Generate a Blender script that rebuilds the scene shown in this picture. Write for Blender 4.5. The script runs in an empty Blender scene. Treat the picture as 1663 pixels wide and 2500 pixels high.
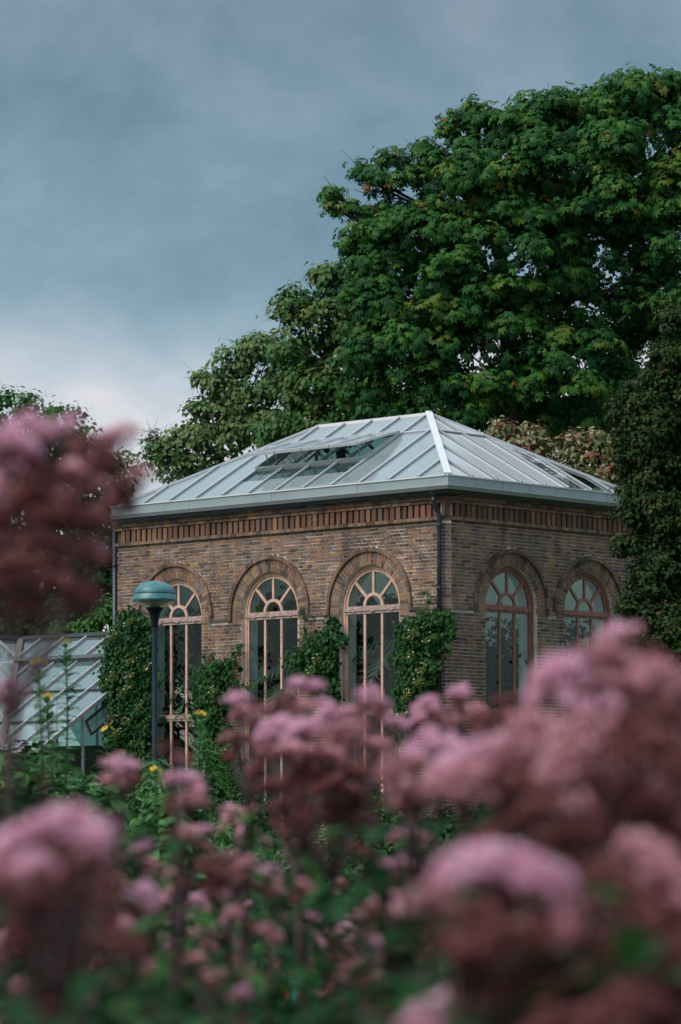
import bpy, bmesh, math, random, zlib
import numpy as np
from mathutils import Vector, Matrix
from mathutils.geometry import tessellate_polygon

random.seed(7)
RNG = np.random.default_rng(11)
scene = bpy.context.scene
COL = scene.collection
PI = math.pi

# ---------------------------------------------------------------- camera
F_PX, W_PX, HORIZON, CX_PX, CAM_Z = 8070.0, 1663.0, 2000.0, 831.5, 1.0
cam_d = bpy.data.cameras.new('camera')
cam = bpy.data.objects.new('camera', cam_d)
COL.objects.link(cam)
cam.location = (0, 0, CAM_Z)
cam.rotation_euler = (PI / 2, 0, 0)
cam_d.sensor_fit = 'HORIZONTAL'
cam_d.sensor_width = 24.0
cam_d.lens = 24.0 * F_PX / W_PX
cam_d.shift_y = (HORIZON - 1250.0) / W_PX
cam_d.clip_start = 0.1
cam_d.clip_end = 3000
cam_d.dof.use_dof = True
cam_d.dof.focus_distance = 56.0
cam_d.dof.aperture_fstop = cam_d.lens / 1000 / 0.029
scene.camera = cam

# ---------------------------------------------------------------- world
SUN_EL, SUN_AZ = math.radians(44), math.radians(238)      # azimuth clockwise from +Y
world = bpy.data.worlds.new('World')
scene.world = world
world.use_nodes = True
wn = world.node_tree
for n in list(wn.nodes):
    wn.nodes.remove(n)


def N(nt, typ, **kw):
    n = nt.nodes.new(typ)
    for k, v in kw.items():
        if k in n.inputs.keys():
            n.inputs[k].default_value = v
        else:
            setattr(n, k, v)
    return n


def ramp(nt, fac, stops, interp='LINEAR'):
    r = nt.nodes.new('ShaderNodeValToRGB')
    r.color_ramp.interpolation = interp
    el = r.color_ramp.elements
    while len(el) < len(stops):
        el.new(0.5)
    for e, (p, c) in zip(el, stops):
        e.position = p
        e.color = (c[0], c[1], c[2], 1)
    nt.links.new(fac, r.inputs[0])
    return r


out = N(wn, 'ShaderNodeOutputWorld')
bg = N(wn, 'ShaderNodeBackground', Strength=0.10)
sky = N(wn, 'ShaderNodeTexSky', sky_type='NISHITA', sun_disc=False, sun_elevation=SUN_EL,
        sun_rotation=SUN_AZ, air_density=1.2, dust_density=2.0, ozone_density=2.0)
tc = N(wn, 'ShaderNodeTexCoord')
mp = N(wn, 'ShaderNodeMapping')
mp.inputs['Location'].default_value = (1.3, 0.1, 0.396)
mp.inputs['Scale'].default_value = (1.0, 1.0, 1.35)
wn.links.new(tc.outputs['Generated'], mp.inputs['Vector'])
n1 = N(wn, 'ShaderNodeTexNoise', Scale=9.0, Detail=9.0, Roughness=0.58, Distortion=0.25)
wn.links.new(mp.outputs[0], n1.inputs['Vector'])
n2 = N(wn, 'ShaderNodeTexNoise', Scale=3.1, Detail=3.0, Roughness=0.5, Distortion=0.3)
wn.links.new(mp.outputs[0], n2.inputs['Vector'])
mixn = N(wn, 'ShaderNodeMath', operation='MULTIPLY_ADD')
wn.links.new(n2.outputs['Fac'], mixn.inputs[0])
mixn.inputs[1].default_value = 0.42
addn = N(wn, 'ShaderNodeMath', operation='MULTIPLY')
wn.links.new(n1.outputs['Fac'], addn.inputs[0])
addn.inputs[1].default_value = 0.58
wn.links.new(addn.outputs[0], mixn.inputs[2])
cl = ramp(wn, mixn.outputs[0], [(0.39, (.50, .93, 1.22)), (0.47, (.82, 1.30, 1.64)), (0.55, (1.30, 1.68, 2.02)), (0.63, (1.95, 2.15, 2.45))])
# overcast layer: paler and warmer towards the horizon, brighter towards the zenith
sep = N(wn, 'ShaderNodeSeparateXYZ')
wn.links.new(tc.outputs['Generated'], sep.inputs[0])
hz = ramp(wn, sep.outputs['Z'], [(0.0, (2.0, 1.66, 1.52)), (0.130, (2.0, 1.66, 1.52)), (0.158, (1.12, 1.12, 1.10)),
                                 (0.19, (1.02, 1.03, 1.03)), (0.235, (.84, .82, .82)), (0.3, (1.0, .95, .93)), (0.55, (3.3, 2.85, 2.6)), (1.0, (4.2, 3.6, 3.2))])
cm = N(wn, 'ShaderNodeMixRGB', blend_type='MULTIPLY', Fac=1.0)
wn.links.new(cl.outputs[0], cm.inputs[1])
wn.links.new(hz.outputs[0], cm.inputs[2])
mx = N(wn, 'ShaderNodeMixRGB', Fac=0.9)
wn.links.new(sky.outputs[0], mx.inputs[1])
wn.links.new(cm.outputs[0], mx.inputs[2])
wn.links.new(mx.outputs[0], bg.inputs['Color'])
wn.links.new(bg.outputs[0], out.inputs['Surface'])

# ---------------------------------------------------------------- sun (soft, behind thin cloud)
sun_d = bpy.data.lights.new('sun', 'SUN')
sun = bpy.data.objects.new('sun', sun_d)
COL.objects.link(sun)
sun_d.energy = 1.25
sun_d.angle = math.radians(35)
sun_d.color = (1.0, 0.93, 0.84)
to_sun = Vector((math.sin(SUN_AZ) * math.cos(SUN_EL), math.cos(SUN_AZ) * math.cos(SUN_EL), math.sin(SUN_EL)))
sun.rotation_euler = to_sun.to_track_quat('Z', 'Y').to_euler()

scene.view_settings.view_transform = 'Standard'
scene.view_settings.look = 'None'
scene.view_settings.exposure = 1.14
scene.view_settings.gamma = 1.0
scene.view_settings.use_curve_mapping = False
scene.render.engine = 'CYCLES'
scene.cycles.use_denoising = True
scene.cycles.max_bounces = 8
scene.cycles.diffuse_bounces = 3
scene.cycles.glossy_bounces = 3
scene.cycles.transmission_bounces = 6
scene.cycles.transparent_max_bounces = 12
scene.cycles.sample_clamp_indirect = 4

# ---------------------------------------------------------------- helpers


def at(px, py, Y):
    """world point at depth Y on the sight line of a photograph pixel"""
    return Vector(((px - CX_PX) / F_PX * Y, Y, CAM_Z + (HORIZON - py) / F_PX * Y))


def tag(o, label=None, cat=None, group=None, kind=None):
    if label: o['label'] = label
    if cat: o['category'] = cat
    if group: o['group'] = group
    if kind: o['kind'] = kind
    return o


def empty(name, loc=(0, 0, 0), rz=0.0, label=None, cat=None, group=None):
    o = bpy.data.objects.new(name, None)
    o.empty_display_size = 0.2
    o.location = loc
    o.rotation_euler = (0, 0, rz)
    COL.objects.link(o)
    return tag(o, label, cat, group)


def link(name, me, parent=None):
    o = bpy.data.objects.new(name, me)
    COL.objects.link(o)
    if parent: o.parent = parent
    return o


class MB:
    """collects shapes for ONE mesh"""

    def __init__(self):
        self.v, self.f, self.t = [], [], []

    def add(self, vs, fs, tint=0.5):
        b = len(self.v)
        self.v.extend([tuple(p) for p in vs])
        for f in fs:
            self.f.append(tuple(i + b for i in f))
            self.t.append(tint)

    def hexa(self, p, tint=0.5):
        """p: 8 points, 0-3 bottom loop, 4-7 top loop"""
        self.add(p, [(3, 2, 1, 0), (4, 5, 6, 7), (0, 1, 5, 4), (1, 2, 6, 5), (2, 3, 7, 6), (3, 0, 4, 7)], tint)

    def box(self, x0, x1, y0, y1, z0, z1, tint=0.5):
        self.hexa([(x0, y0, z0), (x1, y0, z0), (x1, y1, z0), (x0, y1, z0),
                   (x0, y0, z1), (x1, y0, z1), (x1, y1, z1), (x0, y1, z1)], tint)

    def bar(self, a, b, w, h, up=(0, 0, 1), tint=0.5):
        """rectangular bar from a to b, width w, height h along up"""
        a, b = Vector(a), Vector(b)
        d = (b - a).normalized()
        s = d.cross(Vector(up)).normalized()
        u = s.cross(d).normalized()
        s *= w / 2
        u *= h / 2
        self.hexa([a - s - u, a + s - u, b + s - u, b - s - u, a - s + u, a + s + u, b + s + u, b - s + u], tint)

    def tube(self, pts, radii, n=6, tint=0.5, cap=True):
        pts = [Vector(p) for p in pts]
        if not hasattr(radii, '__len__'): radii = [radii] * len(pts)
        base = len(self.v)
        ref = Vector((0.123, 0.9, 0.3))
        for i, p in enumerate(pts):
            d = (pts[min(i + 1, len(pts) - 1)] - pts[max(i - 1, 0)])
            d = d.normalized() if d.length > 1e-9 else Vector((0, 0, 1))
            r_ = ref if abs(d.dot(ref.normalized())) < 0.95 else Vector((1, 0, 0))
            s = d.cross(r_).normalized()
            u = s.cross(d)
            for k in range(n):
                a = 2 * PI * k / n
                self.v.append(tuple(p + (s * math.cos(a) + u * math.sin(a)) * radii[i]))
        for i in range(len(pts) - 1):
            for k in range(n):
                k2 = (k + 1) % n
                self.f.append((base + i * n + k, base + i * n + k2, base + (i + 1) * n + k2, base + (i + 1) * n + k))
                self.t.append(tint)
        if cap:
            self.f.append(tuple(base + k for k in range(n))[::-1]); self.t.append(tint)
            e = base + (len(pts) - 1) * n
            self.f.append(tuple(e + k for k in range(n))); self.t.append(tint)

    def lathe(self, prof, n=24, c=(0, 0, 0), tint=0.5):
        base = len(self.v)
        for r, z in prof:
            for k in range(n):
                a = 2 * PI * k / n
                self.v.append((c[0] + r * math.cos(a), c[1] + r * math.sin(a), c[2] + z))
        for i in range(len(prof) - 1):
            for k in range(n):
                k2 = (k + 1) % n
                self.f.append((base + i * n + k, base + i * n + k2, base + (i + 1) * n + k2, base + (i + 1) * n + k))
                self.t.append(tint)

    def mesh(self, name, mat=None, smooth=False):
        me = bpy.data.meshes.new(name)
        me.from_pydata(self.v, [], self.f)
        if mat: me.materials.append(mat)
        at_ = me.attributes.new('tint', 'FLOAT', 'FACE')
        at_.data.foreach_set('value', np.array(self.t, dtype=np.float32))
        if smooth: me.polygons.foreach_set('use_smooth', np.ones(len(me.polygons), dtype=bool))
        me.update()
        return me

    def build(self, name, mat, parent=None, smooth=False):
        return link(name, self.mesh(name, mat, smooth), parent)


def cloud_mesh(name, tv, tf, pos, rot, scl, mat, tint):
    """N copies of a template (verts tv, equal-length faces tf) merged in one mesh; tint per copy"""
    tv = np.asarray(tv, float); tf = np.asarray(tf, int)
    n, k, m, q = len(pos), len(tv), len(tf), tf.shape[1]
    scl = np.asarray(scl, float).reshape(n, 1, 1)
    v = (np.einsum('nij,kj->nki', rot, tv) * scl + np.asarray(pos)[:, None, :]).reshape(-1, 3)
    f = (tf[None] + (np.arange(n) * k)[:, None, None]).reshape(-1)
    me = bpy.data.meshes.new(name)
    me.vertices.add(n * k); me.vertices.foreach_set('co', v.astype(np.float32).ravel())
    me.loops.add(len(f)); me.loops.foreach_set('vertex_index', f.astype(np.int32))
    me.polygons.add(n * m)
    me.polygons.foreach_set('loop_start', (np.arange(n * m) * q).astype(np.int32))
    me.polygons.foreach_set('loop_total', np.full(n * m, q, dtype=np.int32))
    a = me.attributes.new('tint', 'FLOAT', 'FACE')
    a.data.foreach_set('value', np.repeat(np.asarray(tint, float), m).astype(np.float32))
    me.materials.append(mat)
    me.update(calc_edges=True)
    return me


def frames(normal, spin):
    """rotation matrices whose z axis is normal, y axis a spun tangent (x right, y along leaf, z up)"""
    nrm = normal / np.linalg.norm(normal, axis=1, keepdims=True)
    ref = np.where(np.abs(nrm[:, 2:3]) > 0.9, np.array([[1., 0, 0]]), np.array([[0., 0, 1]]))
    x = np.cross(ref, nrm); x /= np.linalg.norm(x, axis=1, keepdims=True)
    y = np.cross(nrm, x)
    c, s = np.cos(spin)[:, None], np.sin(spin)[:, None]
    y2 = y * c + x * s
    x2 = np.cross(y2, nrm)
    return np.stack([x2, y2, nrm], axis=2)


def down_frames(normal, jit):
    """leaf y axis points down the slope of its face (drooping leaves)"""
    spin = PI + RNG.normal(0, jit, len(normal))
    return frames(normal, spin)


def palmate():
    v, f = [], []
    for k in range(5):
        a = (k - 2) * 0.86
        L = 1.0 - 0.12 * abs(k - 2)
        d = np.array([math.sin(a), math.cos(a)]); p = np.array([d[1], -d[0]])
        b = len(v)
        m = d * L * 0.62
        v += [(0, 0, 0), (m[0] + p[0] * .21, m[1] + p[1] * .21, -.06), (d[0] * L, d[1] * L, -.42 * L), (m[0] - p[0] * .21, m[1] - p[1] * .21, -.06)]
        v[b + 1] = (v[b + 1][0], v[b + 1][1], -.16); v[b + 3] = (v[b + 3][0], v[b + 3][1], -.16)
        v.append((m[0], m[1], -.08))
        f += [(b, b + 1, b + 4), (b + 1, b + 2, b + 4), (b + 4, b + 2, b + 3), (b, b + 4, b + 3)]
    return v, f


LEAF_V = [(0, 0, 0), (.30, .42, .05), (0, 1, -.14), (-.30, .42, .05), (0, .5, -.03)]
LEAF_F = [(0, 1, 4), (1, 2, 4), (4, 2, 3), (0, 4, 3)]
BROAD_V = [(0, 0, 0), (.40, .30, .06), (.30, .68, .03), (0, 1, -.16), (-.30, .68, .03), (-.40, .30, .06), (0, .5, -.04)]
BROAD_F = [(0, 1, 6), (1, 2, 6), (2, 3, 6), (3, 4, 6), (4, 5, 6), (5, 0, 6)]
LANCE_V = [(0, 0, 0), (.11, .30, .02), (.09, .62, -.03), (0, 1, -.2), (-.09, .62, -.03), (-.11, .30, .02), (0, .45, -.02)]
PALM_V, PALM_F = palmate()

# ---------------------------------------------------------------- materials


def mat_new(name):
    m = bpy.data.materials.new(name)
    m.use_nodes = True
    nt = m.node_tree
    b = nt.nodes['Principled BSDF']
    return m, nt, b


def mat_plain(name, col, rough=0.6, metal=0.0, spec=0.5, var=0.12, scale=6.0, bump=0.0, bscale=60.0, dirt=None, dscale=3.0, damt=0.5):
    """paint / metal / timber with mottled colour, optional stains and fine relief"""
    m, nt, b = mat_new(name)
    tcn = N(nt, 'ShaderNodeTexCoord')
    no = N(nt, 'ShaderNodeTexNoise', Scale=scale, Detail=5.0, Roughness=0.6)
    nt.links.new(tcn.outputs['Object'], no.inputs['Vector'])
    lo = tuple(c * (1 - var) for c in col); hi = tuple(min(1, c * (1 + var)) for c in col)
    r = ramp(nt, no.outputs['Fac'], [(0.3, lo), (0.7, hi)])
    col_out = r.outputs[0]
    if dirt:
        n2_ = N(nt, 'ShaderNodeTexNoise', Scale=dscale, Detail=7.0, Roughness=0.65)
        nt.links.new(tcn.outputs['Object'], n2_.inputs['Vector'])
        r2 = ramp(nt, n2_.outputs['Fac'], [(0.48, (0, 0, 0)), (0.66, (damt, damt, damt))])
        mxx = N(nt, 'ShaderNodeMixRGB')
        mxx.inputs[2].default_value = (*dirt, 1)
        nt.links.new(r2.outputs[0], mxx.inputs[0]); nt.links.new(col_out, mxx.inputs[1])
        col_out = mxx.outputs[0]
    nt.links.new(col_out, b.inputs['Base Color'])
    b.inputs['Roughness'].default_value = rough
    b.inputs['Metallic'].default_value = metal
    b.inputs['Specular IOR Level'].default_value = spec
    if bump:
        nb = N(nt, 'ShaderNodeTexNoise', Scale=bscale, Detail=4.0)
        nt.links.new(tcn.outputs['Object'], nb.inputs['Vector'])
        bp = N(nt, 'ShaderNodeBump', Strength=bump, Distance=0.02)
        nt.links.new(nb.outputs['Fac'], bp.inputs['Height'])
        nt.links.new(bp.outputs[0], b.inputs['Normal'])
    return m


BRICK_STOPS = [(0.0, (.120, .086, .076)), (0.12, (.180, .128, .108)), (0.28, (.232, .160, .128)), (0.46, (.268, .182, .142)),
               (0.60, (.205, .162, .145)), (0.72, (.285, .188, .130)), (0.82, (.310, .185, .135)), (0.89, (.325, .210, .112)),
               (0.945, (.315, .170, .100)), (0.97, (.195, .180, .182))]


def mat_brick(name, per_object, stops=None):
    m, nt, b = mat_new(name)
    if per_object:
        src = N(nt, 'ShaderNodeObjectInfo').outputs['Random']
    else:
        src = N(nt, 'ShaderNodeAttribute', attribute_name='tint').outputs['Fac']
    r = ramp(nt, src, stops or BRICK_STOPS, 'CONSTANT')
    geo = N(nt, 'ShaderNodeNewGeometry')
    no = N(nt, 'ShaderNodeTexNoise', Scale=28.0, Detail=6.0, Roughness=0.7)
    nt.links.new(geo.outputs['Position'], no.inputs['Vector'])
    rr = ramp(nt, no.outputs['Fac'], [(0.3, (.66, .64, .62)), (0.7, (1.25, 1.22, 1.18))])
    mu = N(nt, 'ShaderNodeMixRGB', blend_type='MULTIPLY', Fac=1.0)
    nt.links.new(r.outputs[0], mu.inputs[1]); nt.links.new(rr.outputs[0], mu.inputs[2])
    # soot and weathering in large soft patches
    n3 = N(nt, 'ShaderNodeTexNoise', Scale=0.9, Detail=5.0, Roughness=0.6)
    nt.links.new(geo.outputs['Position'], n3.inputs['Vector'])
    r3 = ramp(nt, n3.outputs['Fac'], [(0.35, (.68, .66, .65)), (0.65, (1.12, 1.10, 1.07))])
    m2 = N(nt, 'ShaderNodeMixRGB', blend_type='MULTIPLY', Fac=1.0)
    nt.links.new(mu.outputs[0], m2.inputs[1]); nt.links.new(r3.outputs[0], m2.inputs[2])
    # rain streaks: narrow tall dark stains of irregular length
    mps = N(nt, 'ShaderNodeMapping'); mps.inputs['Scale'].default_value = (3.2, 3.2, .32)
    nt.links.new(geo.outputs['Position'], mps.inputs['Vector'])
    n4 = N(nt, 'ShaderNodeTexNoise', Scale=1.6, Detail=6.0, Roughness=0.6)
    nt.links.new(mps.outputs[0], n4.inputs['Vector'])
    r4 = ramp(nt, n4.outputs['Fac'], [(0.40, (.70, .68, .67)), (0.54, (1, 1, 1))])
    m4 = N(nt, 'ShaderNodeMixRGB', blend_type='MULTIPLY', Fac=1.0)
    nt.links.new(m2.outputs[0], m4.inputs[1]); nt.links.new(r4.outputs[0], m4.inputs[2])
    nt.links.new(m4.outputs[0], b.inputs['Base Color'])
    b.inputs['Roughness'].default_value = 0.9
    b.inputs['Specular IOR Level'].default_value = 0.2
    bp = N(nt, 'ShaderNodeBump', Strength=0.5, Distance=0.006)
    nt.links.new(no.outputs['Fac'], bp.inputs['Height'])
    nt.links.new(bp.outputs[0], b.inputs['Normal'])
    return m


def mat_leaf(name, stops, rough=0.5, trans=0.25, spec=0.35):
    m, nt, b = mat_new(name)
    a = N(nt, 'ShaderNodeAttribute', attribute_name='tint')
    r = ramp(nt, a.outputs['Fac'], stops)
    nt.links.new(r.outputs[0], b.inputs['Base Color'])
    b.inputs['Roughness'].default_value = rough
    b.inputs['Specular IOR Level'].default_value = spec
    tr = N(nt, 'ShaderNodeBsdfTranslucent')
    nt.links.new(r.outputs[0], tr.inputs['Color'])
    ms = N(nt, 'ShaderNodeMixShader', Fac=trans)
    nt.links.new(b.outputs[0], ms.inputs[1]); nt.links.new(tr.outputs[0], ms.inputs[2])
    nt.links.new(ms.outputs[0], nt.nodes['Material Output'].inputs['Surface'])
    return m


def mat_glass(name, tint, gloss=0.10, rough=0.02, milk=None, milk_fac=0.0, streak=False, through=0.5):
    """thin pane: clear transparency, mirror reflection rising at grazing angles, optional whitewash film"""
    m, nt, b = mat_new(name)
    nt.nodes.remove(b)
    t = N(nt, 'ShaderNodeBsdfTransparent'); t.inputs['Color'].default_value = (*tint, 1)
    body = t.outputs[0]
    if milk:
        d = N(nt, 'ShaderNodeBsdfDiffuse'); tl = N(nt, 'ShaderNodeBsdfTranslucent')
        tcn = N(nt, 'ShaderNodeTexCoord')
        no = N(nt, 'ShaderNodeTexNoise', Scale=1.3, Detail=6.0, Roughness=0.6, Distortion=0.8)
        nt.links.new(tcn.outputs['Object'], no.inputs['Vector'])
        r = ramp(nt, no.outputs['Fac'], [(0.3, tuple(c * .9 for c in milk)), (0.7, tuple(min(1, c * 1.08) for c in milk))])
        nt.links.new(r.outputs[0], d.inputs['Color']); nt.links.new(r.outputs[0], tl.inputs['Color'])
        s1 = N(nt, 'ShaderNodeMixShader', Fac=through)
        nt.links.new(d.outputs[0], s1.inputs[1]); nt.links.new(tl.outputs[0], s1.inputs[2])
        s2 = N(nt, 'ShaderNodeMixShader', Fac=milk_fac)
        if streak:
            nn = N(nt, 'ShaderNodeTexNoise', Scale=2.2, Detail=8.0, Roughness=0.7)
            nt.links.new(tcn.outputs['Object'], nn.inputs['Vector'])
            rm = ramp(nt, nn.outputs['Fac'], [(0.50, (.12, .12, .12)), (0.60, (milk_fac,) * 3)])
            nt.links.new(rm.outputs[0], s2.inputs[0])
        nt.links.new(t.outputs[0], s2.inputs[1]); nt.links.new(s1.outputs[0], s2.inputs[2])
        body = s2.outputs[0]
    g = N(nt, 'ShaderNodeBsdfGlossy', Roughness=rough); g.inputs['Color'].default_value = (1, 1, 1, 1)
    lw = N(nt, 'ShaderNodeLayerWeight', Blend=0.5)
    pw = N(nt, 'ShaderNodeMath', operation='POWER')
    pw.inputs[1].default_value = 4.5
    nt.links.new(lw.outputs['Facing'], pw.inputs[0])
    ml = N(nt, 'ShaderNodeMath', operation='MULTIPLY_ADD')
    ml.inputs[1].default_value = 1.0 - gloss; ml.inputs[2].default_value = gloss
    ml.use_clamp = True
    nt.links.new(pw.outputs[0], ml.inputs[0])
    s3 = N(nt, 'ShaderNodeMixShader')
    nt.links.new(ml.outputs[0], s3.inputs[0]); nt.links.new(body, s3.inputs[1]); nt.links.new(g.outputs[0], s3.inputs[2])
    nt.links.new(s3.outputs[0], nt.nodes['Material Output'].inputs['Surface'])
    return m


M = {}
M['brick'] = mat_brick('brick_joined', False)
M['brick_one'] = mat_brick('brick_single', True)
M['brick_frieze'] = mat_brick('brick_frieze', True, [(0, (.15, .095, .075)), (.2, (.20, .12, .09)), (.4, (.245, .145, .105)), (.6, (.17, .115, .10)), (.75, (.27, .165, .105)), (.9, (.225, .11, .085))])
M['mortar'] = mat_plain('mortar', (.64, .575, .53), 0.95, var=.35, scale=3, bump=.4, bscale=120)
M['plaster'] = mat_plain('white_plaster', (.74, .75, .72), 0.9, var=.08, scale=1.5, dirt=(.42, .42, .38), damt=.4)
M['frame_pink'] = mat_plain('weathered_salmon_paint', (.60, .37, .29), 0.7, var=.14, scale=9, bump=.3, bscale=90, dirt=(.33, .22, .19), dscale=7, damt=.55)
M['frame_old'] = mat_plain('peeling_grey_pink_paint', (.42, .30, .27), 0.8, var=.25, scale=14, bump=.6, bscale=70, dirt=(.17, .11, .10), dscale=12, damt=.8)
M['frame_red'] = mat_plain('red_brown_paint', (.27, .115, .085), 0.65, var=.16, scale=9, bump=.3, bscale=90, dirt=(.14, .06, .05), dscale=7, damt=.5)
M['zinc'] = mat_plain('zinc_sheet', (.30, .355, .375), 0.42, metal=.35, var=.10, scale=2.2, dirt=(.30, .35, .36), dscale=1.6, damt=.5)
M['zinc_lit'] = mat_plain('zinc_lip', (.40, .41, .45), 0.4, metal=.3, var=.1, scale=3, dirt=(.36, .36, .38), dscale=4, damt=.5)  # lip zinc lightened for its upward tilt, light put into the colour
M['bar'] = mat_plain('roof_bar_aluminium', (.50, .52, .56), 0.4, metal=.25, var=.07, scale=3, dirt=(.42, .44, .46), dscale=5, damt=.5)
M['board'] = mat_plain('weathered_pink_grey_board', (.15, .115, .115), 0.8, var=.2, scale=6, dirt=(.10, .08, .08), dscale=8)
M['bar_grey'] = mat_plain('old_glasshouse_bar', (.36, .36, .38), 0.6, metal=.1, var=.15, scale=5, dirt=(.25, .22, .21), dscale=6, damt=.6)
M['hip'] = mat_plain('hip_cap_white', (.60, .61, .64), 0.5, var=.06, scale=3, dirt=(.55, .56, .58), dscale=3, damt=.5)
M['seal'] = mat_plain('dark_rubber_seal', (.05, .06, .068), 0.6)
M['soffit'] = mat_plain('dark_soffit', (.025, .028, .04), 0.6)
M['pipe'] = mat_plain('navy_pipe_paint', (.008, .011, .022), 0.38, var=.2, scale=3, dirt=(.06, .06, .07), dscale=5, damt=.4)
M['lamp_teal'] = mat_plain('lamp_teal_paint', (.030, .150, .165), 0.42, var=.1, scale=5, dirt=(.16, .30, .31), dscale=9, damt=.45)
M['lamp_dark'] = mat_plain('lamp_post_paint', (.003, .012, .021), 0.6, spec=.2, var=.15, scale=4, dirt=(.012, .035, .05), dscale=7, damt=.4)
M['gasket'] = mat_plain('lamp_black_gasket', (.01, .014, .016), 0.6)
M['steel_dark'] = mat_plain('dark_iron', (.05, .045, .045), 0.5, metal=.5)
M['glass'] = mat_glass('window_glass', (.78, .90, .87), gloss=.05)
M['glass_lens'] = mat_glass('lamp_lens', (.78, .78, .76), gloss=.10, rough=.15, milk=(.70, .66, .66), milk_fac=.55)
M['roof_glass'] = mat_glass('whitewashed_roof_glass', (.70, .84, .84), gloss=.10, rough=.10, milk=(.30, .355, .375), milk_fac=.84, through=.25)
M['roof_glass_worn_skylit'] = mat_glass('worn_skylit_whitewash_roof_glass', (.62, .80, .76), gloss=.08, rough=.05, milk=(.62, .65, .70), milk_fac=.93, streak=True, through=.15)  # worn in streaks; its pale film colour also carries the painted sky reflection
M['roof_glass_skylit'] = mat_glass('skylit_whitewash_roof_glass', (.70, .84, .84), gloss=.10, rough=.10, milk=(.62, .65, .70), milk_fac=.93, through=.15)  # whitewash paled to put the bright sky's reflection into its colour
M['rear_glass'] = mat_glass('rear_roof_glass', (.12, .24, .22), gloss=.02, rough=.03)
M['bar_shaded'] = mat_plain('shaded_roof_bar', (.30, .32, .35), 0.45, metal=.3, var=.1, scale=3)  # bar metal darkened, the bars' shaded sides painted into the colour
M['roof_clear'] = mat_glass('clear_green_roof_glass', (.40, .62, .58), gloss=.05, rough=.03)
M['gh_glass'] = mat_glass('dusty_glasshouse_glass', (.50, .70, .70), gloss=.12, rough=.05, milk=(.19, .27, .285), milk_fac=.55)
M['bark'] = mat_plain('bark', (.055, .045, .038), 0.95, var=.4, scale=4, bump=.8, bscale=18)
M['twig'] = mat_plain('vine_stem', (.10, .07, .05), 0.9, var=.3, scale=8)
M['grass'] = mat_plain('lawn', (.05, .085, .03), 0.95, var=.4, scale=.8, bump=.8, bscale=8)
M['soil'] = mat_plain('bed_soil', (.045, .032, .024), 0.95, var=.4, scale=3, bump=.8, bscale=12)
M['gravel'] = mat_plain('gravel', (.33, .27, .24), 0.95, var=.25, scale=9, bump=.9, bscale=40)
M['slab'] = mat_plain('floor_slab', (.22, .21, .20), 0.9, var=.15, scale=3)

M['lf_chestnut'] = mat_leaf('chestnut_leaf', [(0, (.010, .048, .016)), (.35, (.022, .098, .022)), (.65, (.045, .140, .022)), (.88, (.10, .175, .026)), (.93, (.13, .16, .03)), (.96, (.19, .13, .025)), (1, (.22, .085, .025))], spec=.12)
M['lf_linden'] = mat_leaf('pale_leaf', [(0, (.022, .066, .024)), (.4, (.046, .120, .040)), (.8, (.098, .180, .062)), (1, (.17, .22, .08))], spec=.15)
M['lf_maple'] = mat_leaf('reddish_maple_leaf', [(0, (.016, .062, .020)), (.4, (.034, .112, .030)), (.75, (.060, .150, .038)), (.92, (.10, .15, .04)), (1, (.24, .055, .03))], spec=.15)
M['lf_holly'] = mat_leaf('dark_evergreen_leaf', [(0, (.009, .024, .008)), (.45, (.020, .048, .013)), (.8, (.042, .076, .020)), (.92, (.075, .075, .025)), (1, (.15, .070, .035))], rough=.6, spec=.10)
M['lf_varieg'] = mat_leaf('cream_and_red_leaf', [(0, (.045, .085, .022)), (.3, (.10, .13, .045)), (.5, (.20, .20, .09)), (.72, (.34, .31, .18)), (.86, (.36, .31, .20)), (.89, (.24, .07, .055)), (1, (.28, .06, .06))], spec=.15)
M['lf_dark'] = mat_leaf('far_dark_leaf', [(0, (.009, .032, .012)), (.6, (.020, .064, .020)), (1, (.055, .105, .03))], spec=.12)
M['lf_bush'] = mat_leaf('bright_bush_leaf', [(0, (.016, .070, .018)), (.6, (.042, .140, .026)), (1, (.10, .20, .045))], spec=.15)
M['lf_vine'] = mat_leaf('climber_leaf', [(0, (.008, .036, .012)), (.5, (.018, .076, .018)), (.85, (.042, .120, .022)), (1, (.09, .15, .03))], rough=.5, spec=.14)
M['lf_weed'] = mat_leaf('pink_weed_leaf', [(0, (.008, .034, .014)), (.6, (.020, .085, .024)), (1, (.050, .140, .028))], rough=.6, spec=.12)
M['lf_prim'] = mat_leaf('primrose_leaf', [(0, (.030, .105, .034)), (.5, (.062, .19, .058)), (1, (.12, .27, .075))], spec=.2)
M['lf_palm'] = mat_leaf('palm_frond', [(0, (.015, .045, .025)), (.7, (.035, .085, .04)), (.93, (.06, .11, .05)), (1, (.16, .10, .05))])
M['petal_y'] = mat_leaf('yellow_petal', [(0, (.55, .33, .02)), (1, (.75, .52, .04))])
M['petal_w'] = mat_leaf('cream_floret', [(0, (.55, .52, .38)), (1, (.80, .78, .66))])
M['umbel'] = mat_leaf('yellow_green_flower_disc', [(0, (.060, .085, .018)), (1, (.12, .14, .03))], spec=.1)
M['petal_r'] = mat_leaf('red_petal', [(0, (.35, .02, .02)), (1, (.55, .06, .04))])
M['petal_m'] = mat_leaf('mauve_petal', [(0, (.30, .12, .30)), (1, (.50, .28, .46))])
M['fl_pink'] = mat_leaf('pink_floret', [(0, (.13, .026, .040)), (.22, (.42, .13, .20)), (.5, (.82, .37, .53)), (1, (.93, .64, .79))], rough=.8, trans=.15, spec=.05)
M['fl_rose'] = mat_leaf('dusty_rose_floret', [(0, (.075, .018, .022)), (.3, (.24, .078, .085)), (.65, (.62, .27, .31)), (1, (.85, .50, .58))], rough=.8, trans=.15, spec=.05)  # low stops deepened to paint the shade between heads
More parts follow.
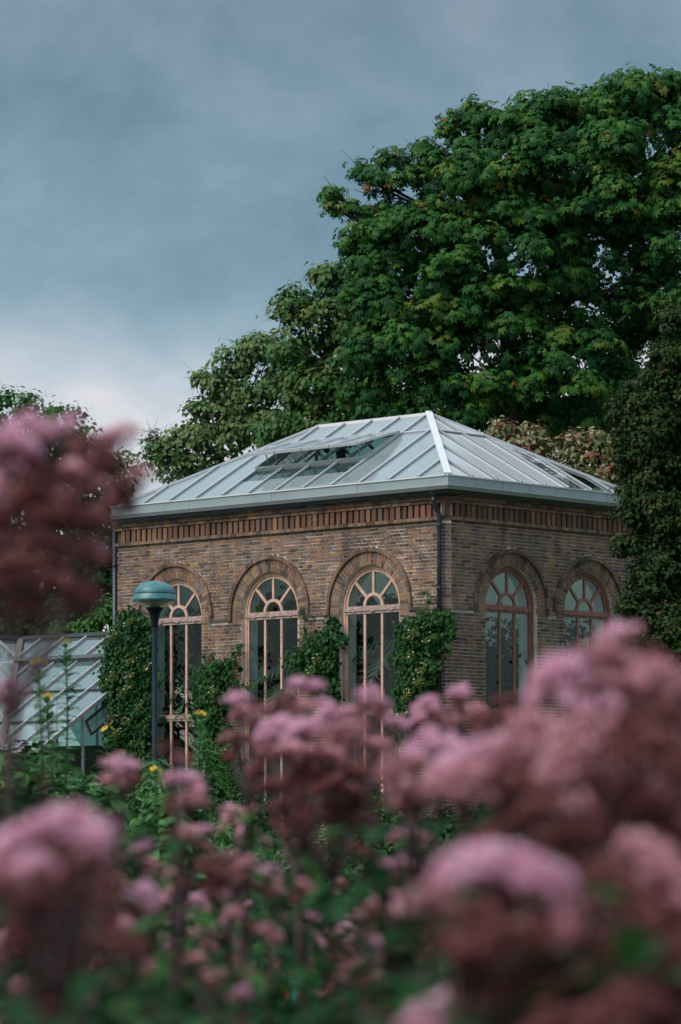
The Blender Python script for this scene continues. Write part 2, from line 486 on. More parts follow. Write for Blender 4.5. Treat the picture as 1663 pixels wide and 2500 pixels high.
M['fl_brown'] = mat_leaf('faded_shaded_brown_floret', [(0, (.030, .008, .010)), (.35, (.095, .028, .030)), (.75, (.23, .083, .083)), (1, (.40, .175, .18))], rough=.8, trans=.15, spec=.05)  # faded florets, deepened further to paint the shade between heads
M['stem_purple'] = mat_plain('purple_stem', (.055, .022, .026), 0.6, var=.2)
M['stem_green'] = mat_plain('green_stem', (.045, .085, .03), 0.6, var=.2)
M['tag_teal'] = mat_plain('teal_plant_tag', (.04, .26, .27), 0.4, var=.1)
M['pot'] = mat_plain('pale_pot', (.55, .54, .50), 0.7, var=.1)

# ---------------------------------------------------------------- ground
g = MB(); g.add([(-900, -60, 0), (900, -60, 0), (900, 1600, 0), (-900, 1600, 0)], [(0, 1, 2, 3)])
tag(g.build('ground', M['grass']), kind='structure')
g = MB(); g.add([(-30, -8, .004), (30, -8, .004), (26, 44, .004), (-26, 44, .004)], [(0, 1, 2, 3)])
tag(g.build('flower_bed_soil', M['soil']), kind='structure')
g = MB()
NSEG = 24
for i in range(NSEG):
    xa, xb = -26 + 52 * i / NSEG, -26 + 52 * (i + 1) / NSEG
    ya, yb = 48.5 + .9 * math.sin(xa * .3), 48.5 + .9 * math.sin(xb * .3)
    g.add([(xa, ya, .008), (xb, yb, .008), (xb, yb + 3.6, .008), (xa, ya + 3.6, .008)], [(0, 1, 2, 3)])
tag(g.build('gravel_path', M['gravel']), kind='structure')

# ---------------------------------------------------------------- brick pavilion
TH = 0.7599
CORNER = Vector((1.9932, 62.0, 0.0))
CO, SI = math.cos(TH), math.sin(TH)
U1, U2 = Vector((-CO, SI, 0)), Vector((SI, CO, 0))           # along the left wall, along the right wall
RZ = PI / 2 - TH
ZB = CAM_Z                                                     # heights below are measured from the lens height


def wall_px(wall, px, py, e=0.0):
    """(s, z) on a wall plane, e metres inside it, met by the sight line of a photograph pixel"""
    d = Vector(((px - CX_PX) / F_PX, 1, (HORIZON - py) / F_PX))
    nrm, u = (U2, U1) if wall == 'L' else (U1, U2)
    t = (CORNER + nrm * e).dot(nrm) / d.dot(nrm)
    p = d * t
    return (p - CORNER).dot(u), p.z + CAM_Z


def wp(wall, s, e, z):
    return (e, s, z) if wall == 'L' else (s, e, z)


pav = empty('brick_pavilion', CORNER, RZ, 'brown brick garden pavilion with arched windows under a hipped glass roof', 'building')
L1, L2, CH = 9.12, 5.98, 0.13
Z_STR, Z_SPR, Z_TL, Z_IMP = 5.625 + ZB, 4.089 + ZB, 2.066 + ZB, 3.955 + ZB
Z_SILL = 0.75
WIN = [('L', 1.985, .778), ('L', 1.985 + 2.705, .778), ('L', 1.985 + 2.705 * 2, .778), ('R', 1.871, .75), ('R', 1.871 + 2.343, .75)]
GAP = 0.012                                                    # opening is this much wider than the frame
VO, HOOD = 0.25, 0.078                                         # voussoir ring and hood ring widths


def arch_poly(s0, r, z0, n=28):
    pts = [(s0 + r, z0)]
    pts += [(s0 + r * math.cos(PI * k / n), Z_SPR + r * math.sin(PI * k / n)) for k in range(n + 1)]
    pts += [(s0 - r, z0)]
    return pts


def wall_sheet(mb, wall, s0, s1, z0, z1, e, holes, tint=.5):
    polys = [[Vector((s0, z0, 0)), Vector((s1, z0, 0)), Vector((s1, z1, 0)), Vector((s0, z1, 0))]]
    for h in holes:
        polys.append([Vector((a, b, 0)) for a, b in h])
    flat = [p for q in polys for p in q]
    tris = tessellate_polygon(polys)
    mb.add([wp(wall, p.x, e, p.y) for p in flat], [tuple(t) for t in tris], tint)


def reveal(mb, wall, poly, e0, e1):
    n = len(poly)
    for i in range(n - 1):
        (a, b), (c, d) = poly[i], poly[i + 1]
        mb.add([wp(wall, a, e0, b), wp(wall, c, e0, d), wp(wall, c, e1, d), wp(wall, a, e1, b)], [(0, 1, 2, 3)])


E_BACK, E_FRAME, WALL_T = 0.007, 0.10, 0.46
walls = {}
for wall, LEN in (('L', L1), ('R', L2)):
    mb = MB()
    holes = [arch_poly(s, r + GAP, Z_SILL) for w, s, r in WIN if w == wall]
    wall_sheet(mb, wall, CH, LEN, 0, 6.20 + ZB, E_BACK, holes)
    for w, s, r in WIN:
        if w == wall:
            reveal(mb, wall, arch_poly(s, r + GAP, Z_SILL), E_BACK, E_FRAME + .06)
    if wall == 'L':                                            # chamfered corner and the closed far ends
        mb.add([(0 + E_BACK, CH, 0), (CH, E_BACK, 0), (CH, E_BACK, 6.2 + ZB), (E_BACK, CH, 6.2 + ZB)], [(0, 1, 2, 3)])
        mb.box(E_BACK, L2, L1 - .02, L1, 0, 6.2 + ZB)
    else:
        mb.box(L2 - .02, L2, E_BACK, L1 - .02, 0, 6.2 + ZB)
    walls[wall] = mb.build('wall', M['mortar'], pav)
    ins = MB()
    holes = [arch_poly(s, r + GAP - .012, Z_SILL + .01) for w, s, r in WIN if w == wall]
    wall_sheet(ins, wall, WALL_T, LEN - .05, .3, 6.2 + ZB, WALL_T, holes)
    for h in holes:
        reveal(ins, wall, h, E_FRAME + .065, WALL_T)
        (a, b), (c, d) = h[-1], h[0]
        ins.add([wp(wall, a, E_FRAME + .065, b), wp(wall, c, E_FRAME + .065, d), wp(wall, c, WALL_T, d), wp(wall, a, WALL_T, b)], [(0, 1, 2, 3)])
    if wall == 'L':
        ins.box(WALL_T, L2 - .05, L1 - .10, L1 - .05, .3, 6.2 + ZB)
    else:
        ins.box(L2 - .10, L2 - .05, WALL_T, L1 - .12, .3, 6.2 + ZB)
    ins.build('plaster_lining', M['plaster'], pav)
fl = MB(); fl.box(.1, L2 - .06, .1, L1 - .06, .02, .29)
fl.build('floor', M['slab'], pav)

# --- bricks: English cross bond, each brick its own solid; those that show largest are objects, the rest one mesh
PITCH, BH, JT = 0.067, 0.0540, 0.013
JITTER = [(0.0, 0.0), (0.002, .001), (-.003, -.001), (.004, 0.0)]


def brick_template(L, j):
    mb = MB()
    dx, dz = j
    mb.box(-.03, .03, -L / 2, L / 2, -BH / 2, BH / 2)
    mb.v = [(x + (dx if x < 0 else 0), y, z + dz * (1 if y > 0 else -1)) for x, y, z in mb.v]
    return mb.mesh('brick', M['brick_one'])


BT = {(L, k): brick_template(L, JITTER[k]) for L in (.228, .108) for k in range(4)}
rest = {'L': MB(), 'R': MB()}
cand = []


def brick_solid(mb, wall, sa0, sb0, sa1, sb1, z0, z1, e0, tint, depth=.04):
    mb.hexa([wp(wall, sa0, e0, z0), wp(wall, sb0, e0, z0), wp(wall, sb0, depth, z0), wp(wall, sa0, depth, z0),
             wp(wall, sa1, e0, z1), wp(wall, sb1, e0, z1), wp(wall, sb1, depth, z1), wp(wall, sa1, depth, z1)], tint)


for wall, LEN in (('L', L1), ('R', L2)):
    course, z = 0, .28
    wins = [(s, r + GAP) for w, s, r in WIN if w == wall]
    while z < Z_STR - .018:
        head = course % 2 == 0
        L = .108 if head else .228
        off = 0.0 if head else (.06 if course % 4 == 1 else .18)
        s = CH + .006 - off
        while s < LEN - .01:
            a, b = max(s, CH + .006), min(s + L, LEN - .006)
            s += L + .013
            if b - a < .03: continue
            z0, z1 = z, min(z + BH, Z_STR - .004)
            pieces = [(a, b, a, b)]
            for ws, wr in wins:
                def lim(zz, up):
                    if zz < Z_IMP + .02: return wr + .006
                    ro = wr + VO + HOOD + .008
                    if zz < Z_SPR: return ro
                    h = zz - Z_SPR
                    return math.sqrt(max(0, ro * ro - h * h)) if h < ro else 0.0
                if z1 < Z_SILL: l0 = l1 = 0
                else: l0, l1 = lim(z0, 0), lim(z1, 1)
                if z0 < Z_IMP + .02 <= z1: l0 = l1 = max(l0, l1)
                new = []
                for (p0, q0, p1, q1) in pieces:
                    if max(q0, q1) <= ws - max(l0, l1) or min(p0, p1) >= ws + max(l0, l1) or (l0 == 0 and l1 == 0):
                        new.append((p0, q0, p1, q1)); continue
                    left = (p0, max(p0 + .003, min(q0, ws - l0)), p1, max(p1 + .003, min(q1, ws - l1)))
                    if max(left[1] - left[0], left[3] - left[2]) > .016: new.append(left)
                    right = (min(q0 - .003, max(p0, ws + l0)), q0, min(q1 - .003, max(p1, ws + l1)), q1)
                    if max(right[1] - right[0], right[3] - right[2]) > .016: new.append(right)
                pieces = new
            if not pieces:
                for ws, wr in wins:
                    ro = wr + VO + HOOD + .008
                    dx = max(0, a - ws, ws - b)
                    if dx < ro and z1 > Z_SPR + .3:
                        zc = Z_SPR + math.sqrt(ro * ro - dx * dx)
                        if z0 < zc < z1 - .012: brick_solid(rest[wall], wall, a, b, a, b, zc, z1, -.002, random.random())
            for (p0, q0, p1, q1) in pieces:
                if p0 < LEN and Z_IMP - .012 < z0 + BH and z0 < Z_IMP + .075:   # impost band takes this course
                    inside = any(abs((p0 + q0) / 2 - ws) < wr + VO + HOOD for ws, wr in wins)
                    if not inside: continue
                t = random.random()
                e0 = min(.001, random.gauss(-.003, .0026))
                full = z1 - z0 > BH - .001 and abs(q0 - p0 - L) < .004 and abs(q1 - p1 - L) < .004
                if full and wall == 'L' and z0 > 3.6 + ZB and p0 > .2:
                    cand.append((62 + SI * p0, (p0 + q0) / 2, (z0 + z1) / 2, L, e0, t))
                else:
                    brick_solid(rest[wall], wall, p0, q0, p1, q1, z0, z1, e0, t)
        course += 1
        z = .28 + course * PITCH
cand.sort(key=lambda c: c[0] - 6 * c[3])
for i, (_, s, z, L, e0, t) in enumerate(cand):
    if i < 300:
        o = link('brick', BT[(L, random.randrange(4))], walls['L'])
        o.location = (.03 + e0, s, z)
    else:
        brick_solid(rest['L'], 'L', s - L / 2, s + L / 2, s - L / 2, s + L / 2, z - BH / 2, z + BH / 2, e0, t)
# chamfer bricks
z, course = .28, 0
DIAG = Vector((1, -1, 0)).normalized()
INN = Vector((1, 1, 0)).normalized()
CA = Vector((0, CH, 0))
clen = CH * math.sqrt(2)
while z + BH < Z_STR - .004:
    spans = [(.004, clen - .004)] if course % 2 else [(.004, clen * .5 - .006), (clen * .5 + .006, clen - .004)]
    for a, b in spans:
        e0 = random.gauss(-.002, .002)
        p = [CA + DIAG * a + INN * e0, CA + DIAG * b + INN * e0, CA + DIAG * b + INN * .03, CA + DIAG * a + INN * .03]
        rest['R'].hexa([q + Vector((0, 0, z)) for q in p] + [q + Vector((0, 0, z + BH)) for q in p], random.random() * .8)
    course += 1
    z = .28 + course * PITCH
for w in 'LR':
    tag(rest[w].build('brickwork', M['brick'], pav), kind='stuff')


def ring_piece(mb, wall, s0, r0, r1, a0, a1, e0, e1, tint, n=1):
    for k in range(n):
        b0, b1 = a0 + (a1 - a0) * k / n, a0 + (a1 - a0) * (k + 1) / n
        P = lambda r, a, e: wp(wall, s0 + r * math.cos(a), e, Z_SPR + r * math.sin(a))
        mb.hexa([P(r0, b0, e0), P(r1, b0, e0), P(r1, b0, e1), P(r0, b0, e1),
                 P(r0, b1, e0), P(r1, b1, e0), P(r1, b1, e1), P(r0, b1, e1)], tint)


for wall, s0, r in WIN:
    ri = r + GAP
    arch = MB()
    zb = Z_IMP + .075
    nh = 16                                                    # hood ring of bricks laid along the curve, proud of the wall
    for k in range(nh):
        a0, a1 = PI * k / nh, PI * (k + 1) / nh
        ring_piece(arch, wall, s0, ri + VO + .004, ri + VO + HOOD, a0 + .004, a1 - .004, -.045, .03, random.random() * .55, 2)
    for sg in (-1, 1):
        a, b = sorted((s0 + sg * (ri + VO + .004), s0 + sg * (ri + VO + HOOD)))
        brick_solid(arch, wall, a, b, a, b, Z_IMP, Z_SPR - .004, -.045, random.random() * .5)
        zz = zb
        a, b = sorted((s0 + sg * ri, s0 + sg * (ri + VO)))
        brick_solid(arch, wall, a, b, a, b, Z_IMP + .012, Z_SPR - .006, -.003, random.random())
    ao = arch.build('window_arch', M['brick'], pav)
    nv = 37
    for k in range(nv):
        a0, a1 = PI * k / nv, PI * (k + 1) / nv
        g_ = .0052 / (ri + VO / 2)
        segs = [(ri, ri + VO - .004)] if k % 2 == 0 else ([(ri, ri + .115), (ri + .127, ri + VO - .004)])
        for r0, r1 in segs:
            mb = MB(); ring_piece(mb, wall, s0, r0, r1, a0 + g_, a1 - g_, random.gauss(-.002, .002), .05, .5)
            mb.build('voussoir', M['brick_one'], ao)

# impost string between the hoods, string course, toothed frieze and eaves courses: every brick a piece


def chamfer_block(z0, z1, proud, tint):
    mb = MB()
    a = Vector((-proud, CH + proud * .41, 0)); b = Vector((CH + proud * .41, -proud, 0))
    c, d = Vector((CH + .05, .05, 0)), Vector((.05, CH + .05, 0))
    mb.hexa([p + Vector((0, 0, z0)) for p in (a, b, c, d)] + [p + Vector((0, 0, z1)) for p in (a, b, c, d)], tint)
    return mb


imp = chamfer_block(Z_IMP, Z_IMP + .066, .042, .3).build('impost_string', M['brick'], pav)
cor = chamfer_block(Z_STR, Z_STR + .064, .066, .3).build('cornice', M['brick'], pav)
for wall, LEN in (('L', L1), ('R', L2)):
    edges = [CH + .02]
    for w, s, r in WIN:
        if w == wall: edges += [s - (r + GAP + VO + HOOD), s + (r + GAP + VO + HOOD)]
    edges.append(LEN)
    for i in range(0, len(edges), 2):
        a, b = edges[i], edges[i + 1]
        n = max(1, round((b - a) / .24))
        for k in range(n):
            p, q = a + (b - a) * k / n + .003, a + (b - a) * (k + 1) / n - .003
            mb = MB(); brick_solid(mb, wall, p, q, p, q, Z_IMP, Z_IMP + .066, -.042, .5)
            mb.build('impost_brick', M['brick_one'], imp)
COURSES = ((Z_STR, Z_STR + .064, .066, .118), (Z_STR + .316, Z_STR + .378, .072, .24), (Z_STR + .384, Z_STR + .446, .105, .24), (Z_STR + .452, Z_STR + .53, .135, .24))
for ci, (z0, z1, pr, unit) in enumerate(COURSES):
    if ci: chamfer_block(z0, z1, pr, .3).build('cornice_brick', M['brick_one'], cor)
    for wall, LEN in (('L', L1), ('R', L2)):
        n = round((LEN - CH) / unit)
        for k in range(n):
            p, q = CH + (LEN - CH) * k / n + .003, CH + (LEN - CH) * (k + 1) / n - .003
            if k == 0: p = CH + pr * .41 + .003
            mb = MB(); brick_solid(mb, wall, p, q, p, q, z0, z1, -pr + random.gauss(0, .002), .5)
            mb.build('cornice_brick' if ci else 'string_brick', M['brick_one'], cor)
fz = MB()
for k in range(3):
    u0, u1 = clen * k / 3 + .004, clen * (k + 1) / 3 - .004
    p = [CA + DIAG * u0 - INN * .055, CA + DIAG * u1 - INN * .055, CA + DIAG * u1 + INN * .04, CA + DIAG * u0 + INN * .04]
    fz.hexa([q + Vector((0, 0, Z_STR + .07)) for q in p] + [q + Vector((0, 0, Z_STR + .312)) for q in p], random.random() * .7)
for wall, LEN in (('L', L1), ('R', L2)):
    brick_solid(fz, wall, CH + .03, LEN - .004, CH + .03, LEN - .004, Z_STR + .066, Z_STR + .316, .002, .05)  # darkest brick tone behind the teeth paints in the recess shade
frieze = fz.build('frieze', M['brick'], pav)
DM = []
for k in range(4):
    mb = MB(); w_ = .050 + .002 * k
    mb.box(-.050, .004, -w_, w_, 0, .242)
    DM.append(mb.mesh('frieze_brick', M['brick_frieze']))
for wall, LEN in (('L', L1), ('R', L2)):
    n = int((LEN - CH - .1) / .157)
    for k in range(n):
        o = link('frieze_brick', random.choice(DM), frieze)
        s = CH + .12 + k * .157
        o.location = wp(wall, s, random.gauss(0, .004), Z_STR + .069)
        if wall == 'R': o.rotation_euler = (0, 0, PI / 2)
        o.rotation_euler.z += random.gauss(0, .02)

# --- windows
for wall, s0, r in WIN:
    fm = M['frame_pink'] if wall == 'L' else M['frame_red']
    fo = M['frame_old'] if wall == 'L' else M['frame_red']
    P = lambda s, e, z: wp(wall, s0 + s, e, z)

    def bx(mb, s_a, s_b, e_a, e_b, z_a, z_b):
        mb.hexa([P(s_a, e_a, z_a), P(s_b, e_a, z_a), P(s_b, e_b, z_a), P(s_a, e_b, z_a),
                 P(s_a, e_a, z_b), P(s_b, e_a, z_b), P(s_b, e_b, z_b), P(s_a, e_b, z_b)])

    def ring(mb, r0, r1, e0, e1, n=30, a0=0.0, a1=PI):
        for k in range(n):
            b0, b1 = a0 + (a1 - a0) * k / n, a0 + (a1 - a0) * (k + 1) / n
            Q = lambda rr, a, e: P(rr * math.cos(a), e, Z_SPR + rr * math.sin(a))
            mb.hexa([Q(r0, b0, e0), Q(r1, b0, e0), Q(r1, b0, e1), Q(r0, b0, e1), Q(r0, b1, e0), Q(r1, b1, e0), Q(r1, b1, e1), Q(r0, b1, e1)])
    fr = MB()
    ring(fr, r - .058, r + .004, E_FRAME - .012, E_FRAME + .06)
    ring(fr, r - .112, r - .060, E_FRAME + .008, E_FRAME + .055)
    for sg in (-1, 1):
        a, b = sorted((sg * (r - .058), sg * (r + .004)))
        bx(fr, a, b, E_FRAME - .012, E_FRAME + .06, Z_SILL + .05, Z_SPR)
        a, b = sorted((sg * (r - .100), sg * (r - .060)))
        bx(fr, a, b, E_FRAME + .008, E_FRAME + .055, Z_SILL + .05, Z_SPR - .002)
    wo = fr.build('window', fm, pav)
    tr = MB()
    bx(tr, -r + .055, r - .055, E_FRAME - .004, E_FRAME + .05, Z_SPR - .045, Z_SPR + .012)
    bx(tr, -r + .02, r - .02, E_FRAME - .028, E_FRAME + .05, Z_SPR - .085, Z_SPR - .049)
    bx(tr, -r + .055, r - .055, E_FRAME - .006, E_FRAME + .05, Z_SPR - .135, Z_SPR - .089)
    for sg in (-.5, 0, .5):
        bx(tr, sg - .045, sg + .045, E_FRAME - .036, E_FRAME - .02, Z_SPR - .10, Z_SPR - .06)
    tr.build('transom', fo, wo)
    tl = MB()
    bx(tl, -r + .055, r - .055, E_FRAME - .004, E_FRAME + .05, Z_TL + .012, Z_TL + .055)
    bx(tl, -r + .02, r - .02, E_FRAME - .02, E_FRAME + .05, Z_TL - .03, Z_TL + .009)
    bx(tl, -r + .055, r - .055, E_FRAME - .004, E_FRAME + .05, Z_TL - .075, Z_TL - .033)
    tl.build('lower_transom', fo, wo)
    sl = MB(); bx(sl, -r - .02, r + .02, E_FRAME - .13, E_FRAME + .06, Z_SILL, Z_SILL + .048)
    sl.build('sill', fo, wo)
    for (za, zb_) in ((Z_TL + .057, Z_SPR - .137), (Z_SILL + .05, Z_TL - .077)):
        for q in (-1, 1):
            mu = MB(); c_ = q * (r - .1) / 3
            bx(mu, c_ - .026, c_ + .026, E_FRAME + .008, E_FRAME + .05, za, zb_)
            mu.build('mullion', fm, wo)
        for q in range(3):
            pn = MB(); wd = 2 * (r - .1) / 3
            a = -r + .1 + q * wd
            pn.add([P(a + .01, E_FRAME + .03, za - .01), P(a + wd - .01, E_FRAME + .03, za - .01), P(a + wd - .01, E_FRAME + .03, zb_ + .01), P(a + .01, E_FRAME + .03, zb_ + .01)], [(0, 1, 2, 3)])
            pn.build('pane', M['glass'], wo)
    rs = .235
    hr = MB(); ring(hr, rs - .03, rs + .03, E_FRAME + .004, E_FRAME + .05, 16)
    hr.build('fanlight_bar', fm, wo)
    for a in (PI * .25, PI * .5, PI * .75):
        sp = MB()
        d = Vector((math.cos(a), math.sin(a))); q = Vector((-d.y, d.x)) * .026
        A, B = d * (rs + .028), d * (r - .108)
        pts = [(A - q), (A + q), (B + q), (B - q)]
        sp.hexa([P(p.x, E_FRAME + .006, Z_SPR + p.y) for p in pts] + [P(p.x, E_FRAME + .05, Z_SPR + p.y) for p in pts])
        sp.build('fanlight_bar', fm, wo)
    for k in range(4):
        pn = MB(); vs = []
        for a in np.linspace(PI * k / 4 + .01, PI * (k + 1) / 4 - .01, 8): vs.append(P((r - .10) * math.cos(a), E_FRAME + .03, Z_SPR + (r - .10) * math.sin(a)))
        for a in np.linspace(PI * (k + 1) / 4 - .01, PI * k / 4 + .01, 6): vs.append(P((rs + .01) * math.cos(a), E_FRAME + .03, Z_SPR + (rs + .01) * math.sin(a)))
        pn.add(vs, [tuple(range(len(vs)))])
        pn.build('pane', M['glass'], wo)
    pn = MB(); vs = [P((rs - .01) * math.cos(a), E_FRAME + .03, Z_SPR + (rs - .01) * math.sin(a)) for a in np.linspace(0, PI, 12)]
    pn.add(vs, [tuple(range(len(vs)))]); pn.build('pane', M['glass'], wo)

# --- eaves: fascia panels, gutter lip, soffit
OV = 0.2664
ZE, ZR = 6.4214 + ZB, 8.058 + ZB
TL_, TR_ = 9.05, 5.64                                           # glass roof plan, from the eaves corner
EXT_L, EXT_R = L1 - .11 + OV, L2 + .06 + OV                     # eaves box covers the walls


def rp(tr_, tl_, z): return (tr_ - OV, tl_ - OV, z)


def strip_panels(name, n, wall, total, a_out, z_a, b_out, z_b, mat, thick=.02):
    for k in range(n):
        p, q = total * k / n + (.005 if k else 0), total * (k + 1) / n - .005
        mb = MB()
        if wall == 'L':
            f = lambda t, o, z: rp(o, t, z)
        else:
            f = lambda t, o, z: rp(t, o, z)
        pa = p if k else a_out
        pb = p if k else b_out
        mb.hexa([f(pa, a_out, z_a), f(q, a_out, z_a), f(q, a_out + thick, z_a), f(pa + (thick if not k else 0), a_out + thick, z_a),
                 f(pb, b_out, z_b), f(q, b_out, z_b), f(q, b_out + thick, z_b), f(pb + (thick if not k else 0), b_out + thick, z_b)])
        mb.build(name, mat, pav)


strip_panels('fascia_panel', 4, 'L', EXT_L, .0, 6.222 + ZB, .0, ZE - .006, M['zinc'])
strip_panels('fascia_panel', 8, 'R', EXT_R, .0, 6.222 + ZB, .0, ZE - .006, M['zinc'])
strip_panels('gutter', 1, 'L', EXT_L, -.012, 6.166 + ZB, -.055, 6.220 + ZB, M['zinc_lit'])
strip_panels('gutter', 1, 'R', EXT_R, -.012, 6.166 + ZB, -.055, 6.220 + ZB, M['zinc_lit'])
strip_panels('gutter_highlight', 1, 'L', EXT_L, -.016, 6.214 + ZB, -.062, 6.228 + ZB, M['hip'])  # thin pale bar drawn in as the highlight along the gutter lip
strip_panels('gutter_highlight', 1, 'R', EXT_R, -.016, 6.214 + ZB, -.062, 6.228 + ZB, M['hip'])
strip_panels('gutter_trough', 1, 'L', EXT_L, .05, 6.095 + ZB, .012, 6.163 + ZB, M['pipe'])
strip_panels('gutter_trough', 1, 'R', EXT_R, .05, 6.095 + ZB, .012, 6.163 + ZB, M['pipe'])
sf = MB()
x0, x1, y0, y1 = -OV + .004, L2 + .05, -OV + .004, L1 - .12
zi0, zi1 = 6.168 + ZB, 6.20 + ZB
sf.box(x0, .40, y0, y1, zi0, zi1); sf.box(.402, L2 - .12, y0, .40, zi0, zi1)
sf.box(L2 - .118, x1, y0, y1, zi0, zi1); sf.box(.402, L2 - .12, L1 - .22, y1, zi0, zi1)
sf.build('soffit', M['soffit'], pav)
rim = MB()                                                      # pale capping along the top of the fascia
rim.bar(rp(.0, -.02, ZE), rp(.0, EXT_L, ZE), .05, .022); rim.bar(rp(.025, .0, ZE), rp(EXT_R, .0, ZE), .05, .022)
rim.build('eaves_capping', M['hip'], pav)
ap = MB()                                                       # flat zinc apron outside the glass on the far sides
ap.box(TR_ - OV - .02, EXT_R - OV, -OV + .03, EXT_L - OV, ZE - .06, ZE - .03)
ap.box(-OV + .03, TR_ - OV - .022, TL_ - OV - .02, EXT_L - OV, ZE - .06, ZE - .03)
ap.build('roof_apron', M['zinc'], pav)

# --- hipped glass roof
roofe = MB()
NL, NR = 12, 8
DL, DR = TL_ / NL, TR_ / NR
HALF = TR_ / 2
APX = 3.0 / 3.0167 * 4 * DL                                     # ridge ends stand over the fourth rafter
VP = 0.725


def lf(t, v):   # left face: t along eaves, v 0..1 up the slope
    return Vector(rp(v * HALF, t, ZE + v * (ZR - ZE)))


def rf(t, v):   # right face: t along its eaves
    return Vector(rp(t, v * APX, ZE + v * (ZR - ZE)))


def bf(t, v): return Vector(rp(TR_ - v * HALF, t, ZE + v * (ZR - ZE)))


def ef(t, v): return Vector(rp(t, TL_ - v * (TL_ - 8 * DL), ZE + v * (ZR - ZE)))


ridge_a, ridge_b = lf(4 * DL, 1), lf(8 * DL, 1)
mbx = MB()
mbx.bar(ridge_a, ridge_b, .10, .06)
roof = mbx.build('roof', M['hip'], pav)
hc = MB(); hc.bar(lf(0, 0) + Vector((0, 0, .02)), ridge_a + Vector((0, 0, .025)), .135, .05); hc.build('hip_cap', M['hip'], roof)
hc = MB(); hc.bar(lf(TL_, 0) + Vector((0, 0, .02)), ridge_b + Vector((0, 0, .02)), .075, .05); hc.build('hip_cap', M['bar'], roof)
hc = MB(); hc.bar(rf(TR_, 0) + Vector((0, 0, .02)), ridge_a + Vector((0, 0, .02)), .075, .05); hc.build('hip_cap', M['bar'], roof)
hc = MB(); hc.bar(bf(TL_, 0), ridge_b, .075, .05); hc.build('hip_cap', M['bar'], roof)
cap = MB(); cap.lathe([(.001, .07), (.06, .06), (.085, .02), (.085, -.02)], 10, ridge_a); cap.build('ridge_end_cap', M['hip'], roof)


def vmax_l(t):
    return min(1.0, t / (4 * DL), (TL_ - t) / (TL_ - 8 * DL))


def vmax_r(t):
    return min(t, TR_ - t) / HALF


VENT0, VENT1 = .355, .70


def face_glass(fn, n, d, vmax, mats, vents=False, bars=True):
    for k in range(n):
        t0, t1 = k * d, (k + 1) * d
        m0, m1 = vmax(t0), vmax(t1)
        rows = [(0, VP), (VP, 1)]
        if vents and 4 <= k < 8: rows = [(0, .20), (.20, VENT0), (VENT1, VP), (VP, 1)]
        for ri, (a, b) in enumerate(rows):
            pts = []
            if max(m0, m1) <= a + .01: continue
            a0, a1, b0, b1 = min(a, m0), min(a, m1), min(b, m0), min(b, m1)
            if a0 < m0 or a == 0: pts.append(fn(t0, a0))
            if a1 < a or (a0 < a): pass
            if m0 < a:      # hip crosses the row: start where it rises past a
                tt = t0 + (t1 - t0) * (a - m0) / (m1 - m0); pts = [fn(tt, a)]
            if m1 < a:
                tt = t0 + (t1 - t0) * (a - m0) / (m1 - m0); pts.append(fn(tt, a))
            else:
                pts.append(fn(t1, a1))
                if m1 > a1: pts.append(fn(t1, b1))
            if (m0 < b) != (m1 < b) :
                tt = t0 + (t1 - t0) * (b - m0) / (m1 - m0); pts.append(fn(tt, b))
            if m0 >= a and b0 > a0: pts.append(fn(t0, b0))
            if len(pts) < 3: continue
            mb = MB(); mb.add(pts, [tuple(range(len(pts)))])
            mat = mats(k, a, b)
            mb.build('roof_pane', mat, roof)
    if bars:
        for k in range(1, n):
            t = k * d; vm = vmax(t)
            segs = [(0, vm)]
            if vents and 4 < k < 8: segs = [(0, VENT0), (VENT1, vm)]
            for a, b in segs:
                mb = MB()
                up = (fn(t + .1, .1) - fn(t, .1)).cross(fn(t, .2) - fn(t, .1)).normalized()
                if up.z < 0: up = -up
                mb.bar(fn(t, a) + up * .022, fn(t, b) + up * .022, .040, .044, up)
                ro_ = mb.build('rafter', M['bar_shaded'] if fn in (rf, bf) else M['bar'], roof)
                mb = MB(); mb.bar(fn(t, a) + up * .004, fn(t, b) + up * .003, .060, .012, up)
                mb.build('rafter_seal', M['seal'], roof)


def mats_l(k, a, b):
    if 4 <= k < 8 and (abs(a - .20) < .01): return M['roof_clear']
    return M['roof_glass']


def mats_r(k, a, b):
    if k == 5: return M['roof_glass_worn_skylit']
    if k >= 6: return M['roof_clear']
    return M['roof_glass_skylit']


face_glass(lf, NL, DL, vmax_l, mats_l, vents=True)
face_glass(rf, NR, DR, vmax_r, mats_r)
face_glass(bf, NL, DL, vmax_l, lambda k, a, b: M['rear_glass'])
face_glass(ef, NR, DR, vmax_r, lambda k, a, b: M['roof_glass'])
pl = MB()
upL = Vector((-(ZR - ZE), 0, HALF)).normalized(); upR = Vector((0, -(ZR - ZE), APX)).normalized()
for t0 in range(0, NL):
    a, b = max(t0 * DL, VP * 4 * DL), min((t0 + 1) * DL, TL_ - VP * (TL_ - 8 * DL))
    if b > a + .05: pl.bar(lf(a, VP) + upL * .012, lf(b, VP) + upL * .012, .04, .03, upL)
for t0 in range(0, NR):
    a, b = max(t0 * DR, VP * HALF), min((t0 + 1) * DR, TR_ - VP * HALF)
    if b > a + .05: pl.bar(rf(a, VP) + upR * .012, rf(b, VP) + upR * .012, .04, .03, upR)
pl.build('purlin', M['bar'], roof)
ps = MB()
ps.bar(rf(VP * HALF, VP - .018) + upR * .008, rf(TR_ - VP * HALF, VP - .018) + upR * .006, .018, .016, upR)
ps.build('purlin_seal', M['seal'], roof)
